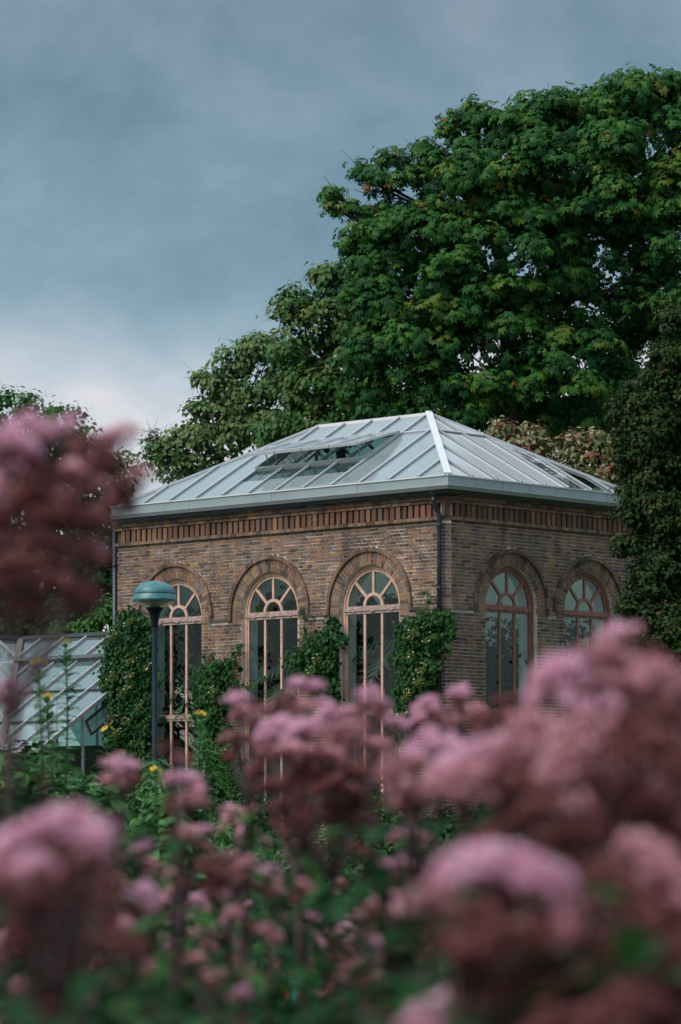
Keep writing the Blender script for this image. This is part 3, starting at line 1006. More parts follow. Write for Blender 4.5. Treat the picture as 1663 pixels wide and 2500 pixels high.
# vent opening kerb and the four lifted sashes
vk = MB()
vk.bar(lf(4 * DL, VENT0) + upL * .03, lf(8 * DL, VENT0) + upL * .03, .07, .09, upL)
vk.bar(lf(4 * DL, VENT1) + upL * .03, lf(8 * DL, VENT1) + upL * .03, .06, .08, upL)
for k in (4, 8): vk.bar(lf(k * DL, VENT0) + upL * .05, lf(k * DL, VENT1) + upL * .05, .05, .08, upL)
vk.build('vent_kerb', M['zinc'], roof)
vi = MB()
for k in range(4, 9): vi.bar(lf(k * DL, VENT0) - upL * .04, lf(k * DL, VENT1) - upL * .04, .04, .06, upL)
vi.bar(lf(4 * DL, .5) - upL * .25, lf(8 * DL, .5) - upL * .25, .05, .05, upL)
vi.build('vent_bearer', M['zinc'], roof)
slope = (lf(1, VENT0) - lf(1, VENT1))
LEN_V = slope.length
sd = slope.normalized()
ang = math.radians(14.5)
sdir = (sd * math.cos(ang) + upL * math.sin(ang)).normalized()
sup = sdir.cross(Vector((0, 1, 0))).normalized()
if sup.z < 0: sup = -sup
for k in range(4, 8):
    c0, c1 = lf(k * DL + .012, VENT1) + upL * .085, lf((k + 1) * DL - .012, VENT1) + upL * .085
    d0, d1 = c0 + sdir * (LEN_V + .10), c1 + sdir * (LEN_V + .10)
    mb = MB()
    for a, b in ((c0, d0), (c1, d1)): mb.bar(a, b, .055, .045, sup)
    mb.bar(c0, c1, .055, .045, sup); mb.bar(d0, d1, .06, .06, sup)
    vs_ = mb.build('vent_sash', M['bar'], roof)
    pn = MB(); pn.add([c0, c1, d1, d0], [(0, 1, 2, 3)]); pn.build('pane', M['roof_glass'], vs_)
    mb = MB()
    for f_ in (.35, .7):
        q = c0.lerp(c1, f_) + sdir * LEN_V * .85
        mb.bar(q, lf(k * DL + DL * f_, VENT0 + .04), .018, .018, (0, 1, 0))
    mb.bar(c0 + sdir * LEN_V * .5 - sup * .03, c1 + sdir * LEN_V * .5 - sup * .03, .03, .03, sup)
    mb.build('stay', M['zinc'], vs_)

# --- rainwater pipes
pp = MB()
cxp = Vector((-.055, .105, 0))
e = lambda z: Vector((0, 0, z + ZB))
pp.lathe([(.085, 0), (.075, -.05), (.035, -.10), (.035, -.14)], 14, Vector((-.19, .16, 6.165 + ZB)))
pp.lathe([(.036, 0), (.05, -.02), (.056, -.05), (.05, -.09), (.036, -.11)], 14, Vector((-.19, .16, 6.03 + ZB)))
pp.tube([Vector((-.19, .16, 5.95 + ZB)), Vector((-.18, .155, 5.90 + ZB)), Vector((-.12, .13, 5.80 + ZB)), Vector((-.09, .115, 5.74 + ZB)), Vector((-.085, .11, 5.66 + ZB)), Vector((-.085, .11, 0))],
        [.04, .042, .042, .042, .046, .046], 14)
for z in (5.48, 4.3, 2.9, 1.4): pp.lathe([(.05, 0), (.055, .01), (.055, .05), (.05, .06)], 14, Vector((-.085, .11, z + ZB)))
pp.build('downpipe', M['pipe'], pav, smooth=True)
pp = MB()
pp.tube([Vector((-.02, L1 + .04, 6.15 + ZB)), Vector((-.02, L1 + .04, 0))], .055, 14)
for z in (5.2, 3.6, 2.0): pp.lathe([(.056, 0), (.066, .01), (.066, .06), (.056, .07)], 14, Vector((-.02, L1 + .04, z + ZB)))
pp.build('downpipe', M['pipe'], pav, smooth=True)


def loc_to_world(x, y, z): return CORNER + U2 * x + U1 * y + Vector((0, 0, z))


# ---------------------------------------------------------------- low glasshouse on the left
gh = empty('low_glasshouse', loc_to_world(0, 9.25, 0), RZ, 'long low glasshouse with dusty sloping panes beside the brick pavilion', 'greenhouse')
GZ = lambda R: 2.0 + ZB + .641 * (R + 1.06)
RIDGE, BAND, P1, P2, EAVE = 2.04, 1.12, 0.0, -1.06, -2.0
GLEN, GD = 5.25, .75
VS = 3.2                                                        # valley with the wing: R = s - VS
gp = lambda R, s, dz=0: Vector((R, s, GZ(R) + dz))
upG = Vector((-.641, 0, 1)).normalized()
mb = MB(); mb.bar(gp(RIDGE, 0, .03), gp(RIDGE, GLEN, .03), .14, .08)
rg = mb.build('ridge', M['seal'], gh)
rows = [(RIDGE, BAND + .07), (BAND - .07, P1), (P1, P2), (P2, EAVE)]
for k in range(7):
    s0, s1 = k * GD, (k + 1) * GD
    for a, b in rows:
        b0, b1 = max(b, s0 - VS), max(b, s1 - VS)
        if b0 >= a: continue
        mb = MB(); mb.add([gp(a, s0 + .01), gp(a, s1 - .01), gp(min(b1, a), s1 - .01), gp(b0, s0 + .01)], [(0, 1, 2, 3)])
        mb.build('roof_pane', M['gh_glass'], gh)
    mb = MB()
    for a, b in ((RIDGE, BAND + .07), (BAND - .07, EAVE)):
        b = max(b, s0 - VS)
        if b < a - .05: mb.bar(gp(a, s0) + upG * .02, gp(b, s0) + upG * .02, .045, .05, upG)
    mb.build('rafter', M['bar_grey'], gh)
mb = MB(); mb.bar(gp(BAND, 0) + upG * .05, gp(BAND, BAND + VS) + upG * .05, .15, .10, upG); mb.build('gutter_band', M['seal'], gh)
mb = MB()
for R in (P1, P2): mb.bar(gp(R, 0) + upG * .02, gp(R, R + VS) + upG * .02, .05, .03, upG)
mb.build('purlin', M['steel_dark'], gh)
mb = MB(); mb.bar(gp(EAVE, -.05), gp(EAVE, EAVE + VS), .09, .09); mb.build('eaves_plate', M['bar_grey'], gh)
mb = MB(); mb.bar(gp(BAND, -.03) + upG * .02, gp(EAVE, -.03) + upG * .02, .07, .08, upG); mb.build('verge', M['bar_grey'], gh)
mb = MB(); mb.add([gp(RIDGE, 0, 0), gp(RIDGE, GLEN, 0), (RIDGE + 2.6, GLEN, 1.6), (RIDGE + 2.6, 0, 1.6)], [(0, 1, 2, 3)]); mb.build('rear_roof', M['gh_glass'], gh)
mb = MB()
for R in (EAVE + .02, -.85): mb.bar((R, -.02, 0), (R, -.02, GZ(R)), .05, .05, (0, 1, 0))
for z in (.9, 1.55): mb.bar((EAVE, -.02, z), (.0, -.02, z), .04, .04)
mb.build('gable_post', M['bar_grey'], gh)
for (Ra, Rb) in ((EAVE + .05, -.87), (-.83, -.03)):
    mb = MB(); mb.add([(Ra, -.02, .9), (Rb, -.02, .9), gp(Rb, -.02, -.05), gp(Ra, -.02, -.05)], [(0, 1, 2, 3)]); mb.build('gable_pane', M['roof_clear'], gh)
mb = MB()
A, B = gp(-.15, -.06, -.16), gp(-.80, -.06, -.16)
for p, q in ((A, B), (A + Vector((0, -.16, -.27)), B + Vector((0, -.16, -.27)))): mb.bar(p, q, .045, .045)
mb.bar(A, A + Vector((0, -.16, -.27)), .045, .045, (1, 0, 0)); mb.bar(B, B + Vector((0, -.16, -.27)), .045, .045, (1, 0, 0))
go = mb.build('open_vent', M['steel_dark'], gh)
mb = MB(); mb.add([A, B, B + Vector((0, -.16, -.27)), A + Vector((0, -.16, -.27))], [(0, 1, 2, 3)]); mb.build('pane', M['gh_glass'], go)
mb = MB(); mb.box(EAVE, 4.5, 0, .12, 0, .88); mb.box(EAVE, EAVE + .12, .122, EAVE + VS, 0, .88); mb.build('dwarf_wall', M['slab'], gh)
mb = MB(); mb.add([(EAVE + .05, 0, .88), (EAVE + .05, EAVE + VS, .88), gp(EAVE + .05, EAVE + VS, -.05), gp(EAVE + .05, 0, -.05)], [(0, 1, 2, 3)]); mb.build('side_glazing', M['gh_glass'], gh)
mb = MB(); mb.box(2.0, 4.6, .13, GLEN, .0, 2.6); mb.build('rear_wall', M['soil'], gh)

# wing with pinkish timber gable boards meeting the low glasshouse
gw = empty('glasshouse_wing', loc_to_world(0, 9.25, 0), RZ, 'glasshouse wing with pinkish valley board at the left edge of the low glasshouse', 'greenhouse')
wq = lambda R, s, dz=0: Vector((R, s, GZ(s - VS) + dz))           # its right slope climbs away from the valley
upW = Vector((0, -.641, 1)).normalized()
WS = RIDGE + VS
mb = MB(); mb.bar(gp(RIDGE, RIDGE + VS, .05), gp(EAVE - .1, EAVE - .1 + VS, .05), .13, .06)
mb.build('valley_board', M['board'], gw)
mb = MB(); mb.bar((RIDGE, WS, GZ(RIDGE) + .04), (-5.5, WS, GZ(RIDGE) + .04), .14, .08); mb.build('ridge', M['seal'], gw)
k = 0
while RIDGE - .75 * k > -5.4:
    R0, R1 = RIDGE - .75 * k, RIDGE - .75 * (k + 1)
    for sa, sb in ((EAVE + VS, P2 + VS), (P2 + VS, P1 + VS), (P1 + VS, BAND + VS), (BAND + VS, WS)):
        a0, a1 = max(sa, R0 + VS), max(sa, R1 + VS)
        if a1 >= sb - .02: continue
        mb = MB(); mb.add([wq(R0 - .01, min(a0, sb)), wq(R1 + .01, a1), wq(R1 + .01, sb), wq(R0 - .01, sb)], [(0, 1, 2, 3)])
        mb.build('roof_pane', M['gh_glass'], gw)
    sa = max(EAVE + VS, R1 + VS)
    mb = MB(); mb.bar(wq(R1, sa) + upW * .02, wq(R1, WS) + upW * .02, .05, .05, upW); mb.build('rafter', M['bar_grey'], gw)
    k += 1
mb = MB()
for R in (P1, P2): mb.bar(wq(R, R + VS) + upW * .02, wq(-5.5, R + VS) + upW * .02, .05, .03, upW)
mb.build('purlin', M['steel_dark'], gw)
mb = MB(); mb.box(-5.5, EAVE, EAVE + VS, EAVE + VS + .12, 0, GZ(EAVE) - .03); mb.build('dwarf_wall', M['plaster'], gw)

# ---------------------------------------------------------------- street lamp
LY = 43.0
lp = at(378, 2000, LY); lp.z = 0
lamp = empty('park_lamp', lp, 0, 'teal dome lamp on a dark post in front of the leftmost arched window', 'lamp')
zz = lambda py: CAM_Z + (HORIZON - py) / F_PX * LY
mb = MB(); mb.tube([(0, 0, 0), (0, 0, .9), (0, 0, .92), (0, 0, zz(1529))], [.055, .055, .038, .038], 18)
mb.build('post', M['lamp_dark'], lamp, smooth=True)
mb = MB(); mb.lathe([(.0385, zz(1531)), (.044, zz(1529)), (.046, zz(1522)), (.058, zz(1505)), (.082, zz(1493)), (.112, zz(1486)), (.112, zz(1484)), (.02, zz(1483))], 24)
mb.build('neck', M['lamp_dark'], lamp, smooth=True)
mb = MB()
zb0, zt0 = zz(1466), zz(1418)
prof = [(.286, zb0 - .010), (.297, zb0), (.292, zb0 + .02), (.277, zb0 + .06), (.267, zb0 + .080)]
mb.lathe(prof, 40)
hood = mb.build('hood_rim', M['lamp_teal'], lamp, smooth=True)
mb = MB(); mb.lathe([(.267, zb0 + .080), (.263, zb0 + .086), (.266, zb0 + .092)], 40); mb.build('hood_seam', M['gasket'], lamp)
mb = MB()
hh = zt0 - (zb0 + .09)
mb.lathe([(.266, zb0 + .092)] + [(.266 * math.cos(a), zb0 + .09 + hh * math.sin(a)) for a in np.linspace(.06, PI / 2 - .01, 14)], 40)
mb.build('hood_dome', M['lamp_teal'], lamp, smooth=True)
mb = MB(); mb.lathe([(.284, zb0 - .012), (.27, zb0 - .022), (.20, zb0 - .06), (.125, zz(1484)), (.11, zz(1484))], 32)
mb.build('lens', M['glass_lens'], lamp, smooth=True)
mb = MB(); mb.lathe([(.27, zb0 - .004), (.02, zb0 - .002)], 24); mb.lathe([(.10, zz(1483)), (.05, zb0 - .05), (.035, zb0 - .01)], 16)
mb.build('lamp_holder', M['bar_grey'], lamp, smooth=True)

# ================================================================ vegetation
def crown_cloud(name, blobs, Y, tmpl, size, spacing, per, mat, sub=(40, 75), inner=.35, tint_mu=.5, flat=.6, fill=1.0, seed=0, under=-.25):
    """leaf clumps on many small tiered lobes that sit on larger lobes; blobs: (px, py, rx, ry[, density[, dY]])"""
    rng = np.random.default_rng(seed)
    P, Nn, S, T = [], [], [], []
    k = Y / F_PX
    for b in blobs:
        px, py, rx, ry = b[:4]
        den = b[4] if len(b) > 4 else 1.0
        dy = b[5] if len(b) > 5 else 0.0
        c = np.array(at(px, py, Y + dy))
        rad = np.array([rx, .5 * (rx + ry), ry]) * k
        rm = .5 * (sub[0] + sub[1])
        rs_mean = min(rm * (.62 if den < .6 else 1), .7 * min(rx, ry)) * k
        area = 4 * PI * (np.prod(rad)) ** (2 / 3)
        nl = max(2, int(area / (PI * rs_mean ** 2) * .80 * den))
        d = rng.normal(size=(nl, 3)); d /= np.linalg.norm(d, axis=1, keepdims=True)
        d = d[(d[:, 1] < .3) | (rng.random(nl) < .35)]
        for q in d:
            rs = min(rng.uniform(*sub) * (.62 if den < .6 else 1), .75 * min(rx, ry)) * k
            lc = c + q * (rad - rs * .75) * rng.uniform(.86, 1.06)
            n = max(3, int(4 * PI * rs * rs * .62 / spacing ** 2 * (den ** .3)))
            e = rng.normal(size=(n, 3)); e /= np.linalg.norm(e, axis=1, keepdims=True)
            e = e + q * .35 + np.array([0, -.12, .25]); e /= np.linalg.norm(e, axis=1, keepdims=True)
            e = e[e[:, 2] > under]; n = len(e)
            if not n: continue
            lr = np.array([rs, rs, rs * .72])
            cc = lc + e * lr * (1 - np.abs(rng.normal(0, .14, n)))[:, None]
            off = rng.normal(size=(n, per, 3)) * spacing * .40
            off[:, :, 2] *= flat
            pos = cc[:, None, :] + off
            nm = off / (spacing * .40) * .45 + e[:, None, :] * .8 + np.array([0, 0, .7]) + rng.normal(size=off.shape) * .25
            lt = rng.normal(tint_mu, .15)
            ct = rng.normal(lt, .09, n) + .10 * e[:, 2]  # upward-facing clumps tinted lighter, painting highlights onto the crown
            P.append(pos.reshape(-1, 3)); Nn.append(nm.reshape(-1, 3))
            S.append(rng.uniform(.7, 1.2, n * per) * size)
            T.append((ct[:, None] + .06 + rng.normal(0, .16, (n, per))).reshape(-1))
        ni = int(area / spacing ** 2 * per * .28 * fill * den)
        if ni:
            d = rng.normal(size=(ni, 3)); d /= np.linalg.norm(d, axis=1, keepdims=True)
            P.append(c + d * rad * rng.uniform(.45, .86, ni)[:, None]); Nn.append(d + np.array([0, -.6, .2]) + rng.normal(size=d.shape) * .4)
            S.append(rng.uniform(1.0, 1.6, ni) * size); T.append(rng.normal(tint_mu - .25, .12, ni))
    P, Nn, S, T = np.concatenate(P), np.concatenate(Nn), np.concatenate(S), np.clip(np.concatenate(T), 0, .92)
    flame = rng.random(len(T)) < .012
    T[flame] = rng.uniform(.93, 1, flame.sum())
    ok = P[:, 2] > .15
    P, Nn, S, T = P[ok], Nn[ok], S[ok], T[ok]
    R = frames(Nn, PI + rng.normal(0, .9, len(P)))
    return cloud_mesh(name, tmpl[0], tmpl[1], P, R, S, mat, T)


def tree(name, label, cat, group, blobs, Y, base_px, tmpl, size, spacing, per, mat, trunk_r=.35, seed=0, twigs=5, rel=True, **kw):
    base = at(base_px, HORIZON, Y); base.z = 0
    root = empty(name, base, 0, label, cat, group)
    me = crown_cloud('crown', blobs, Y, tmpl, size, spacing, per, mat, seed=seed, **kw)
    co = np.empty(len(me.vertices) * 3, np.float32); me.vertices.foreach_get('co', co)
    co = co.reshape(-1, 3) - np.array(base, np.float32)
    me.vertices.foreach_set('co', co.ravel()); me.update()
    link('crown', me, root)
    rnd = random.Random(seed)
    k = Y / F_PX
    cs = [(at(b[0], b[1], Y + (b[5] if len(b) > 5 else 0)) - base, b[2] * k, b[3] * k, b[4] if len(b) > 4 else 1) for b in blobs]
    top = max(c.z for c, *_ in cs)
    mid = sum((c for c, *_ in cs), Vector()) / len(cs)
    mb = MB()
    spine = []
    for i in range(8):
        t = i / 7
        p = Vector((0, 0, 0)).lerp(Vector((mid.x * .8, mid.y, top * .85)), t)
        p.x = mid.x * .8 * t ** 1.6 + math.sin(t * 5 + seed) * trunk_r * .5
        spine.append(p)
    mb.tube(spine, [trunk_r * (1.25 if i == 0 else 1) * (1 - .8 * i / 7) for i in range(8)], 8)
    for c, rx, rz, den in cs:
        i = min(range(1, 8), key=lambda q: abs(spine[q].z - (c.z - .45 * (abs(c.x - spine[q].x) + .5))))
        a = spine[i]
        m_ = a.lerp(c, .5) + Vector((rnd.gauss(0, .2), rnd.gauss(0, .2), -.08 * (c - a).length))
        r0 = trunk_r * .35 * (1 - .6 * i / 7)
        mb.tube([a, m_, c], [r0, r0 * .6, r0 * .3], 5)
        nt_ = int(twigs * (2.2 if den < .6 else 1))
        for q in range(nt_):
            d = Vector((rnd.gauss(0, 1), rnd.gauss(0, .7), rnd.gauss(.35, .8))).normalized()
            e_ = c + Vector((d.x * rx, d.y * rx, d.z * rz)) * (rnd.uniform(.8, 1.0) if den < .6 else rnd.uniform(.6, .86))
            s_ = m_.lerp(c, rnd.uniform(.3, 1))
            h_ = s_.lerp(e_, .55) + Vector((rnd.gauss(0, .08), rnd.gauss(0, .08), rnd.gauss(.0, .08)))
            rr = max(.012, r0 * .28)
            mb.tube([s_, h_, e_], [rr, rr * .6, rr * .25], 4, cap=False)
            for w in range(2):
                e2 = h_.lerp(e_, rnd.uniform(.2, .8)); e3 = e2 + (e_ - h_) * .5 + Vector((rnd.gauss(0, .2), rnd.gauss(0, .2), rnd.gauss(0, .2)))
                mb.tube([e2, e3], [rr * .4, rr * .2], 3, cap=False)
    mb.build('trunk', M['bark'], root, smooth=True)
    return root


LEAF = (LEAF_V, LEAF_F); BROAD = (BROAD_V, BROAD_F); PALMATE = (PALM_V, PALM_F); LANCE = (LANCE_V, BROAD_F)

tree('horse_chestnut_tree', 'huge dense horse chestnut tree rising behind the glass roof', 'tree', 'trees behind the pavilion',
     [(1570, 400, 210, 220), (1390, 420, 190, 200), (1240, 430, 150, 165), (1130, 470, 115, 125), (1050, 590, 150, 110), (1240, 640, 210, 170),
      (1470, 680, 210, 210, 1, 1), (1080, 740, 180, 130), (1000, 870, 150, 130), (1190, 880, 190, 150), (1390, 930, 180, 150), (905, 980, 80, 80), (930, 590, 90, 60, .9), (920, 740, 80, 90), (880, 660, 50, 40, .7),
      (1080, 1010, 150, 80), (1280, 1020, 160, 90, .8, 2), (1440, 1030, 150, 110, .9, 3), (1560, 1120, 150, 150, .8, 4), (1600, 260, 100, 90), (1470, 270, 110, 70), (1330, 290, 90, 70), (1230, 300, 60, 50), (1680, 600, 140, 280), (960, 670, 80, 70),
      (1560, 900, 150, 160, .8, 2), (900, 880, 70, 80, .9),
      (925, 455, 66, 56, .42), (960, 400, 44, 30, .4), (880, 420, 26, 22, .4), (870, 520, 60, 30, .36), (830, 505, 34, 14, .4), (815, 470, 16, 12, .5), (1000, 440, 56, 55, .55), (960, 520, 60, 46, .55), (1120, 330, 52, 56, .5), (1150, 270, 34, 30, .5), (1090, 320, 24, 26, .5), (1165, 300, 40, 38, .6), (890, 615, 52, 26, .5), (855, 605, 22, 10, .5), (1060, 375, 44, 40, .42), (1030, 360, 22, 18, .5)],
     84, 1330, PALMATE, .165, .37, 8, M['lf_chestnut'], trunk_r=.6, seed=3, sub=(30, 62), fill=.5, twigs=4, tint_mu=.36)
tree('maple_tree', 'thinner reddish flecked maple tree with bare twigs showing between chestnut and pale tree', 'tree', 'trees behind the pavilion',
     [(740, 735, 74, 40, .8), (820, 700, 60, 60, .85), (690, 770, 36, 20, .6), (800, 790, 100, 65, .9), (865, 720, 60, 80), (890, 800, 70, 90), (840, 880, 90, 80), (770, 950, 95, 75), (700, 860, 60, 50, .8),
      (860, 985, 80, 60), (740, 1030, 90, 50), (660, 1060, 60, 45, .8), (800, 1060, 110, 40), (740, 860, 70, 50, .9), (780, 665, 30, 28, .6), (890, 670, 50, 50)],
     92, 880, LEAF, .20, .36, 11, M['lf_maple'], trunk_r=.4, seed=5, sub=(18, 34), fill=.6, twigs=9, tint_mu=.72)
tree('pale_leaved_tree', 'pale green broadleaf tree standing farthest left behind the glass roof', 'tree', 'trees behind the pavilion',
     [(625, 855, 60, 46), (560, 890, 56, 44, .9), (505, 925, 38, 28, .8), (670, 860, 70, 55), (600, 960, 95, 65), (540, 950, 60, 40), (690, 940, 80, 60), (530, 1000, 60, 35, .8),
      (620, 1040, 90, 50), (480, 1010, 26, 36, .8), (470, 1065, 64, 38), (440, 1090, 44, 42), (545, 1080, 80, 50), (400, 1115, 36, 48, .75), (430, 1150, 50, 40, .8), (380, 1095, 22, 28, .65), (500, 1130, 60, 40, .9), (700, 1080, 80, 50), (365, 1060, 14, 20, .4)],
     96, 560, LEAF, .20, .38, 11, M['lf_linden'], trunk_r=.35, seed=8, sub=(20, 36), fill=.8, twigs=7, tint_mu=.78)
tree('variegated_tree', 'small cream and red leaved tree above the roof, nearer the white hip', 'tree', 'cream and red leaved trees behind the roof',
     [(1222, 1050, 30, 34, .8), (1240, 1075, 34, 26), (1290, 1085, 45, 40), (1325, 1110, 42, 40), (1285, 1130, 60, 40), (1350, 1150, 50, 36), (1300, 1060, 26, 22, .7)],
     80, 1290, LEAF, .15, .28, 10, M['lf_varieg'], trunk_r=.14, seed=12, sub=(12, 24))
tree('variegated_tree', 'larger cream and red leaved tree between the roof and dark evergreen', 'tree', 'cream and red leaved trees behind the roof',
     [(1400, 1090, 34, 40), (1420, 1130, 50, 50), (1470, 1090, 46, 46), (1500, 1130, 50, 60), (1440, 1180, 70, 40), (1390, 1160, 44, 36), (1500, 1200, 50, 40)],
     79, 1450, LEAF, .15, .28, 10, M['lf_varieg'], trunk_r=.16, seed=14, sub=(14, 26))
tree('evergreen_tree', 'dark fine leaved evergreen tree covering the far right end of the pavilion', 'tree', None,
     [(1660, 800, 56, 66), (1640, 880, 72, 62), (1610, 935, 60, 46), (1545, 960, 46, 34), (1512, 1005, 34, 34), (1530, 1060, 46, 40), (1545, 1130, 52, 52), (1560, 1205, 52, 40), (1515, 1335, 20, 26, .9), (1540, 1320, 26, 22), (1620, 1250, 86, 76), (1600, 1080, 90, 100), (1630, 1400, 84, 80), (1535, 1490, 22, 30), (1660, 1570, 96, 110), (1610, 1650, 50, 44), (1575, 1000, 60, 56), (1620, 1020, 90, 80), (1560, 1080, 70, 66), (1640, 1130, 100, 90), (1580, 1170, 75, 70),
      (1570, 1250, 62, 60), (1640, 1270, 90, 90), (1550, 1325, 50, 34, .8), (1610, 1370, 80, 70), (1580, 1440, 62, 60), (1550, 1490, 44, 40, .8), (1620, 1520, 80, 80), (1600, 1600, 60, 70, .9), (1660, 1640, 60, 80),
      (1730, 950, 120, 160, .6), (1740, 1250, 120, 180, .6), (1740, 1540, 120, 160, .6)],
     60.5, 1690, LEAF, .105, .19, 10, M['lf_holly'], trunk_r=.22, seed=17, sub=(14, 36), fill=1.6, twigs=3, tint_mu=.42)
tree('dark_tree', 'dark tree beyond the low glasshouse, behind the tall pink flowers', 'tree', 'trees beyond the low glasshouse',
     [(60, 1230, 150, 130), (190, 1200, 110, 110), (235, 1340, 90, 110), (90, 1420, 150, 120), (230, 1460, 70, 90), (0, 1120, 110, 90), (150, 1110, 100, 70, .8), (270, 1250, 36, 90, .8), (-60, 1330, 120, 200, .7), (20, 1520, 110, 90), (150, 1540, 110, 70)],
     100, 120, LEAF, .26, .50, 9, M['lf_dark'], trunk_r=.4, seed=21, sub=(28, 50), fill=1.6)
tree('far_tree', 'far green treetop poking out above the tall pink flowers at left', 'tree', 'trees beyond the low glasshouse',
     [(10, 968, 34, 34, .9), (68, 978, 22, 26, .8), (70, 1010, 34, 30, .7), (130, 1010, 34, 22, .6), (190, 1010, 26, 20, .5), (60, 1060, 90, 50, .8), (-40, 1040, 70, 70), (170, 1060, 60, 40, .7)],
     118, 40, LEAF, .25, .50, 9, M['lf_bush'], trunk_r=.3, seed=23, sub=(16, 30), tint_mu=.35)
tree('yellowing_tree', 'yellowing twiggy treetop just left of the glass roof', 'tree', 'trees beyond the low glasshouse',
     [(325, 1140, 22, 22, .6), (300, 1120, 24, 26, .6), (310, 1180, 30, 30, .6), (275, 1160, 40, 50, .6)],
     104, 290, LEAF, .18, .44, 8, M['lf_varieg'], trunk_r=.2, seed=25, sub=(10, 18), tint_mu=.3)
for (b, base, sd_, lab) in (([(232, 1515, 38, 36), (262, 1500, 26, 40), (205, 1545, 34, 26), (245, 1555, 40, 20)], 235, 31, 'bright green bush behind the glasshouse ridge, against the pavilion corner'),
                            ([(142, 1545, 24, 22), (165, 1560, 22, 16), (120, 1565, 20, 14)], 142, 33, 'small bright green bush behind the middle of the glasshouse ridge')):
    tree('bush', lab, 'bush', 'bushes behind the glasshouse', b, 82, base, LEAF, .14, .26, 10, M['lf_bush'], trunk_r=.07, seed=sd_, sub=(10, 18))
tree('hedge_bush', 'dark shrubbery beyond the right end of the pavilion', 'bush', None,
     [(1560, 1690, 90, 70), (1660, 1650, 120, 90), (1660, 1720, 90, 80), (1600, 1800, 120, 100), (1700, 1850, 120, 160), (1550, 1900, 90, 140)], 72, 1620, LEAF, .14, .36, 9, M['lf_holly'], trunk_r=.1, seed=35, sub=(26, 44), fill=2.0)

# ---------------------------------------------------------------- climbers on the brick walls


_f = MB(); _f.add([(.014 * math.cos(q), .014 * math.sin(q), .006 * (q_ % 2)) for q_, q in enumerate(np.linspace(0, 2 * PI, 9)[:8])], [tuple(range(8))], .7)
FLORET = _f.mesh('floret', M['petal_w'])


def climber(label, wall, blobs, discs, seed, stems, bulge=.30):
    rng = np.random.default_rng(seed)
    s0, _ = wall_px(wall, blobs[0][0], blobs[0][1])
    P, Nn, S, T = [], [], [], []
    nrm = -(U2 if wall == 'L' else U1)
    o = nrm * .12
    u = U1 if wall == 'L' else U2
    base = CORNER + u * s0 + o
    root = empty('climbing_hydrangea', base, 0, label, 'climber', 'climbers on the pavilion walls')
    k = 65 / F_PX

    def wpt(px, py, e):
        s, z = wall_px(wall, px, py, e)
        return np.array(CORNER + u * s - nrm * e + Vector((0, 0, z)))
    for b in blobs:
        px, py, rx, ry = b[:4]; den = b[4] if len(b) > 4 else 1
        n = int(rx * ry * PI / 17 * den)
        ncl = max(3, n // 7)
        for c in range(ncl):
            a, q = rng.random() * 2 * PI, rng.random() ** .5
            if rng.random() < .07: q = rng.uniform(1.0, 1.3)
            cx, cy = px + rx * q * math.cos(a), py + ry * q * math.sin(a)
            ee = -(.05 + bulge * math.sqrt(max(0, 1 - q * q)) * rng.uniform(.4, 1.05))
            for l in range(7):
                p = wpt(cx + rng.normal(0, 7), cy + rng.normal(0, 7), ee + rng.normal(0, .035))
                P.append(p)
                nn = np.array(nrm) * 1.0 + np.array([0, 0, .55]) + rng.normal(size=3) * .42 + np.array(u) * math.cos(a) * q * .35 * (-1 if wall == 'L' else 1)
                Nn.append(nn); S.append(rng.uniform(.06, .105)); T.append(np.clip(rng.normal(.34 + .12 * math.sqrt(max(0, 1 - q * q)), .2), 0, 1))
    for b in blobs:
        px, py, rx, ry = b[:4]; den = b[4] if len(b) > 4 else 1
        if den < .6: continue
        for c in range(int(rx * ry * PI / 22)):
            a, q = rng.random() * 2 * PI, rng.random() ** .5 * .94
            P.append(wpt(px + rx * q * math.cos(a), py + ry * q * math.sin(a), -.03 - rng.random() * .05))
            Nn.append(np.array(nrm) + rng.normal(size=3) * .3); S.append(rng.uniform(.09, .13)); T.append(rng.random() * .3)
    P, Nn = np.array(P), np.array(Nn)
    R = frames(Nn, PI + rng.normal(0, .7, len(P)))
    me = cloud_mesh('foliage', BROAD_V, BROAD_F, P - np.array(base), R, S, M['lf_vine'], T)
    link('foliage', me, root)
    mb = MB()
    for st_ in stems:
        pts = [Vector(wpt(x, y, -.05)) - base for x, y in st_]
        mb.tube(pts, [.022 * (1 - .75 * i / len(pts)) for i in range(len(pts))], 5)
    mb.build('stem', M['twig'], root)
    for (dx, dy, w) in discs:
        c = Vector(wpt(dx, dy, -(.10 + bulge))) - base
        r_ = w * k / 2
        fn = np.array(nrm * .8 + Vector((0, 0, .7)))
        n = 70
        a = rng.random(n) * 2 * PI; q = rng.random(n) ** .5 * r_
        F = frames(fn[None] / np.linalg.norm(fn), np.array([0.]))[0]
        pos = (np.stack([np.cos(a) * q, np.sin(a) * q, rng.normal(0, .012, n) + .02 * (1 - (q / r_) ** 2)], 1)) @ F.T + np.array(c)
        me = cloud_mesh('flower_disc', LEAF_V, LEAF_F, pos, frames(fn + rng.normal(size=(n, 3)) * .5, rng.random(n) * 6), np.full(n, .05), M['umbel'], rng.random(n))
        fd = link('flower_disc', me, root)
        n = rng.integers(3, 7)
        a = rng.random(n) * 2 * PI; q = r_ * rng.uniform(.75, 1.5, n)
        pos = (np.stack([np.cos(a) * q, np.sin(a) * q, np.full(n, .05)], 1)) @ F.T + np.array(c)
        for p_ in pos:
            o_ = link('floret', FLORET, fd); o_.location = p_
            o_.rotation_euler = (Vector(fn) + Vector(rng.normal(size=3) * .3)).to_track_quat('Z', 'Y').to_euler()
    return root


